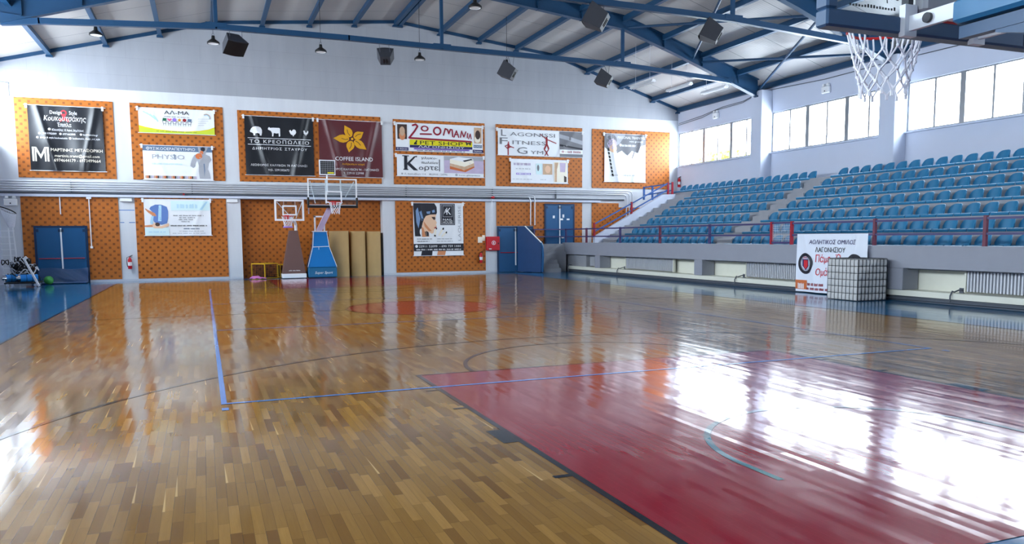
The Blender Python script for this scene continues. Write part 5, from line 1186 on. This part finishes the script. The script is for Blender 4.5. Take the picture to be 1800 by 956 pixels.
MB().cyl((ax0-.005,.98,2.835),(ax0+.02,.98,2.835),.030,n=16).cyl((ax1-.02,.98,2.835),(ax1+.005,.98,2.835),.030,n=16).build('pivot_bolt', M['dark_grey'], t)
MB().bbox(ax0-.02, ax1+.02, -2.3, .80, 2.745, 2.885, .02).build('upper_arm_pad', M['pad_teal'], t)
la = MB()
for x_ in (ax0+.06, ax1-.06):
    la.bar((x_, .78, 2.70), (x_, -2.3, 2.70), .06, .07, (0,0,1)); la.bar((x_, .55, 2.68), (x_, -2.35, 1.95), .05, .06, (0,0,1))
    for y_, z_ in ((-.1, 2.50), (-.75, 2.34), (-1.4, 2.18)): la.bar((x_, y_, z_), (x_, y_-.28, 2.68), .035)
la.build('lower_arm', M['pad_navy'], t)
MB().bar((HC[0],-2.35,2.86),(HC[0],-2.75,.9),.34,.30,(0,1,0)).build('mast', M['pad_teal'], t)
MB().bbox(HC[0]-.55,HC[0]+.55,-3.75,-2.2,.02,.95,.04).build('base_pad', M['pad_blue'], t)

# ------------------------------------------------------------------ things in the recess
def roll(cx, cy, r, h, start, label):
    t = thing('cardboard_roll', label, 'roll', (cx, cy, 0), 'tall cardboard rolls')
    n = 60; b = MB()
    def P(k, off): a = start+k/n*2*PI*1.18; rr = r-off-.05*(1-k/n); return (cx+rr*math.cos(a), cy+rr*math.sin(a))
    vo = [P(k, 0) for k in range(n+1)]; vi = [P(k, .02) for k in range(n+1)]
    vs = [(*p, z) for z in (0, h) for p in vo+vi]; m = 2*(n+1); fs = []
    for k in range(n): fs += [(k,k+1,m+k+1,m+k), (n+2+k,n+1+k,m+n+1+k,m+n+2+k), (m+k,m+k+1,m+n+2+k,m+n+1+k), (k+1,k,n+1+k,n+2+k)]
    fs += [(0,m,m+n+1,n+1), (n,2*n+1,m+2*n+1,m+n)]
    b.add(vs, fs); b.build('sheet', M['cardboard'], t, smooth=True)
    c2 = MB()
    a = start+2*PI*1.18; p = (cx+(r+.002)*math.cos(a), cy+(r+.002)*math.sin(a)); c2.cyl((*p, .0), (*p, h), .012, n=6)
    c2.build('loose_edge', M['cardboard_edge'], t)
roll(.50, 29.41, .41, 1.82, -PI*.52, 'tall beige cardboard roll partly behind the blue far stand')
roll(1.26, 29.45, .315, 1.81, -PI*.50, 'tall beige cardboard roll in the middle of three')
roll(1.90, 29.48, .31, 1.80, -PI*.50, 'tall beige cardboard roll nearest the right side of the recess')
tag(MB().bbox(2.225, 2.295, 29.44, 29.80, 0, 1.74, .02).build('dark_board', M['black'], None, (2.2, 29.5, 0)), 'narrow dark board standing right of the cardboard rolls', 'board')
def cage(x, y, rz, s, label, tilt=0.):
    t = thing('ball_cage', label, 'ball cage', (x, y, 0), 'yellow framed ball cages')
    R = Matrix.Rotation(rz, 3, 'Z'); P = lambda a, b_, c: tuple(Vector((x, y, .0))+R @ Vector((a*s, b_*s, c*s*.82+.02+tilt*(a+.5)*.1)))
    b = MB(); cs = [(-.5,-.5),(.5,-.5),(.5,.5),(-.5,.5)]
    for i in range(4):
        a, c = cs[i], cs[(i+1) % 4]
        b.bar(P(*a,.02), P(*a,1), .035).bar(P(*a,.02), P(*c,.02), .03).bar(P(*a,1), P(*c,1), .035)
    b.build('frame', M['yellow'], t)
    n = MB(); K = 9
    for i in range(4):
        a, c = Vector(cs[i]), Vector(cs[(i+1) % 4])
        for k in range(1, K):
            m = a+(c-a)*k/K; n.bar(P(m.x,m.y,.03), P(m.x,m.y,.98), .012); zz = k/K; n.bar(P(a.x,a.y,zz), P(c.x,c.y,zz), .012)
    n.build('netting', M['net_dark'], t)
    f = MB(); f.add([P(-.48,-.48,.05),P(.48,-.48,.05),P(.48,.48,.05),P(-.48,.48,.05),P(-.48,-.48,.07),P(.48,-.48,.07),P(.48,.48,.07),P(-.48,.48,.07)], [(0,3,2,1),(4,5,6,7),(0,1,5,4),(2,3,7,6),(0,4,7,3),(1,2,6,5)])
    f.build('floor_board', M['net_dark'], t)
    for i, (a, c) in enumerate(((-.2,-.2),(.18,-.1),(-.1,.2),(.2,.22))):
        pass
cage(-2.42, 29.06, math.radians(40), .68, 'yellow framed ball cage nearest the left side of the recess', .0)
cage(-1.58, 29.46, math.radians(6), .60, 'yellow framed ball cage half hidden behind the brown far stand')
b = MB(); rnd = random.Random(3)
b.slab(lambda u, v: (-3.02+.60*u, 28.54-.14*v, .02+.16*math.sin(PI*u)*(1-u)*(1-v)+.03*math.sin(u*9+v*4)**2), 16, 6, (0,.0,.012))
tag(b.build('pink_cloth', M['pink_cloth'], None, (-2.7, 28.7, 0), True), 'crumpled pink cloth on the floor in front of the left ball cage', 'cloth')

# ------------------------------------------------------------------ far left corner
t = thing('folded_mat', 'blue gym mat wrapped in clear plastic leaning on the far left door', 'mat', (-9.3, 29.2, 0))
b = MB().slab(lambda u, v: (-10.05+1.55*u, 29.16+.13*v-.05*math.sin(u*11+v*3)*v*(1-v)*2, .02+.50*v+.03*math.sin(u*7)*v), 30, 8, (0, -.09, 0)); b.build('padding', M['mat_blue'], t, smooth=True)
b = MB().slab(lambda u, v: (-10.0+1.48*u, 29.02+.10*v-.018*math.sin(u*23+v*9), .07+.40*v), 40, 10, (0, -.003, 0)); b.build('plastic_wrap', M['board_glass'], t, smooth=True)
tag(MB().bbox(-10.2, -8.5, 28.62, 28.98, 0.005, .06, .02).build('floor_mat', M['mat_blue'], None, (-9.3, 28.8, 0)), 'thin dark blue mat on the floor before the far left door', 'mat')
tag(MB().sphere((-9.62, 28.35, .155), .15, 20).build('ball', M['green_ball'], None, (-9.62, 28.35, .155), True), 'green ball on the floor by the far left door', 'ball')
t = thing('net_hoop_stand', 'white ladder frame with a black ring and hanging white net in the far left corner', 'hoop stand', (-10.8, 28.9, 0))
y = 28.95
lad = MB()
lad.bar((-10.80,y,.02),(-10.83,y,2.0),.035).bar((-10.60,y,.02),(-10.70,y,2.05),.035)
for z in (.35, .58, .80, 1.02, 1.22, 1.42, 1.65, 1.86): lad.bar((-11.10,y+.04,z),(-10.66 if z > 1.3 else -10.64,y+.02,z),.022)
lad.build('ladder', M['white_metal'], t)
ring = [(-10.80+.24*math.cos(2*PI*k/28), y-.1+.20*math.sin(2*PI*k/28), 2.56-.10*math.cos(2*PI*k/28)-.06*math.sin(2*PI*k/28)) for k in range(28)]
MB().tube(ring, .022, 6, 0, True).build('ring', M['black'], t, smooth=True)
nb = MB()
for k in range(28):
    p = Vector(ring[k]); q = Vector((-10.72+.08*math.cos(2*PI*k/28), y-.08+.08*math.sin(2*PI*k/28), 1.98)); nb.tube([p, p.lerp(q, .55)+Vector((0,0,-.05)), q], .008, 4)
for f_ in (.15,.3,.45,.6,.75,.9):
    nb.tube([Vector(ring[k]).lerp(Vector((-10.72+.08*math.cos(2*PI*k/28), y-.08+.08*math.sin(2*PI*k/28), 1.98)), f_) for k in range(28)], .007, 4, 0, True)
nb.build('net', M['net_white'], t)
def padroll(x, y, z, dx, dy, L, r, label):
    t = thing('post_pad', label, 'pad', (x, y, z), 'blue rolled post pads'); d = Vector((dx, dy, 0)).normalized(); p = Vector((x, y, z))
    MB().cyl(p, p+d*L, r, n=18).build('padding', M['equip_blue'], t, smooth=True)
    MB().cyl(p-d*.07, p-d*.002, r*.8, n=18).cyl(p-d*.12, p-d*.07, r*.45, n=14).build('end_cap', M['chrome'], t, smooth=True)
    MB().cyl(p+d*L*.33, p+d*L*.36, r*1.02, n=18).cyl(p+d*L*.66, p+d*L*.69, r*1.02, n=18).build('strap', M['steel_blue_dark'], t)
padroll(-10.30, 27.48, .28, .95, .30, .50, .125, 'blue rolled post pad in front of the equipment heap, right one')
padroll(-10.74, 27.62, .28, .75, .45, .40, .125, 'blue rolled post pad behind, left one in the equipment heap')
t = thing('net_bundle', 'black and grey bundle of nets heaped on the blue pads', 'net bundle', (-10.3, 27.9, .4))
rnd = random.Random(5); b = MB(); g = MB()
for i in range(110):
    p = Vector((-10.34+rnd.gauss(0,.13), 27.98+rnd.gauss(0,.06), .24+.66*rnd.random())); w = .18*(1-.5*(p.z-.24)/.66)
    pts = [p+Vector((w*math.cos(a+i), w*math.sin(a+i)*.8, .09*math.sin(2*a+i))) for a in [2*PI*k/10 for k in range(11)]]
    (b if i % 3 else g).tube(pts, .018, 5)
MB().sphere((-10.34,27.98,.50),.17,14).sphere((-10.30,27.97,.68),.12,12).sphere((-10.40,27.99,.36),.17,12).build('folded_net', M['black'], t, smooth=True)
b.build('cords', M['black'], t, smooth=True); g.build('webbing', M['pipe_grey'], t, smooth=True)
tag(MB().bar((-10.12,27.30,.92),(-9.72,27.20,.02),.055).cyl((-10.14,27.30,.90),(-10.04,27.30,.98),.05,n=10).build('pole', M['white_metal'], None, (-9.72,27.2,.02)), 'white pole leaning against the net bundle', 'pole')
t = thing('equipment_trolley', 'low dark trolley with chrome wheels carrying the blue pads', 'trolley', (-10.3, 27.6, 0))
MB().bbox(-10.75,-9.75,27.35,28.1,.10,.15,.01).build('deck', M['black'], t)
for x, yy in ((-10.65,27.36),(-9.85,27.36),(-10.65,28.05),(-9.85,28.05)): MB().cyl((x,yy-.02,.055),(x,yy+.02,.055),.052,n=14).build('wheel', M['chrome'], t, smooth=True)
MB().bar((-10.72,27.36,.15),(-10.72,27.36,.24),.03).bar((-9.80,27.36,.15),(-9.80,27.36,.24),.03).bar((-10.72,28.08,.15),(-10.72,28.08,.24),.03).bar((-9.80,28.08,.15),(-9.80,28.08,.24),.03).build('corner_peg', M['chrome'], t)
tag(MB().bbox(-10.98,-10.90,27.05,27.15,0,.66,.01).build('post', M['white_metal'], None, (-10.94,27.1,0)), 'short white post at the far left edge beside the trolley', 'post')
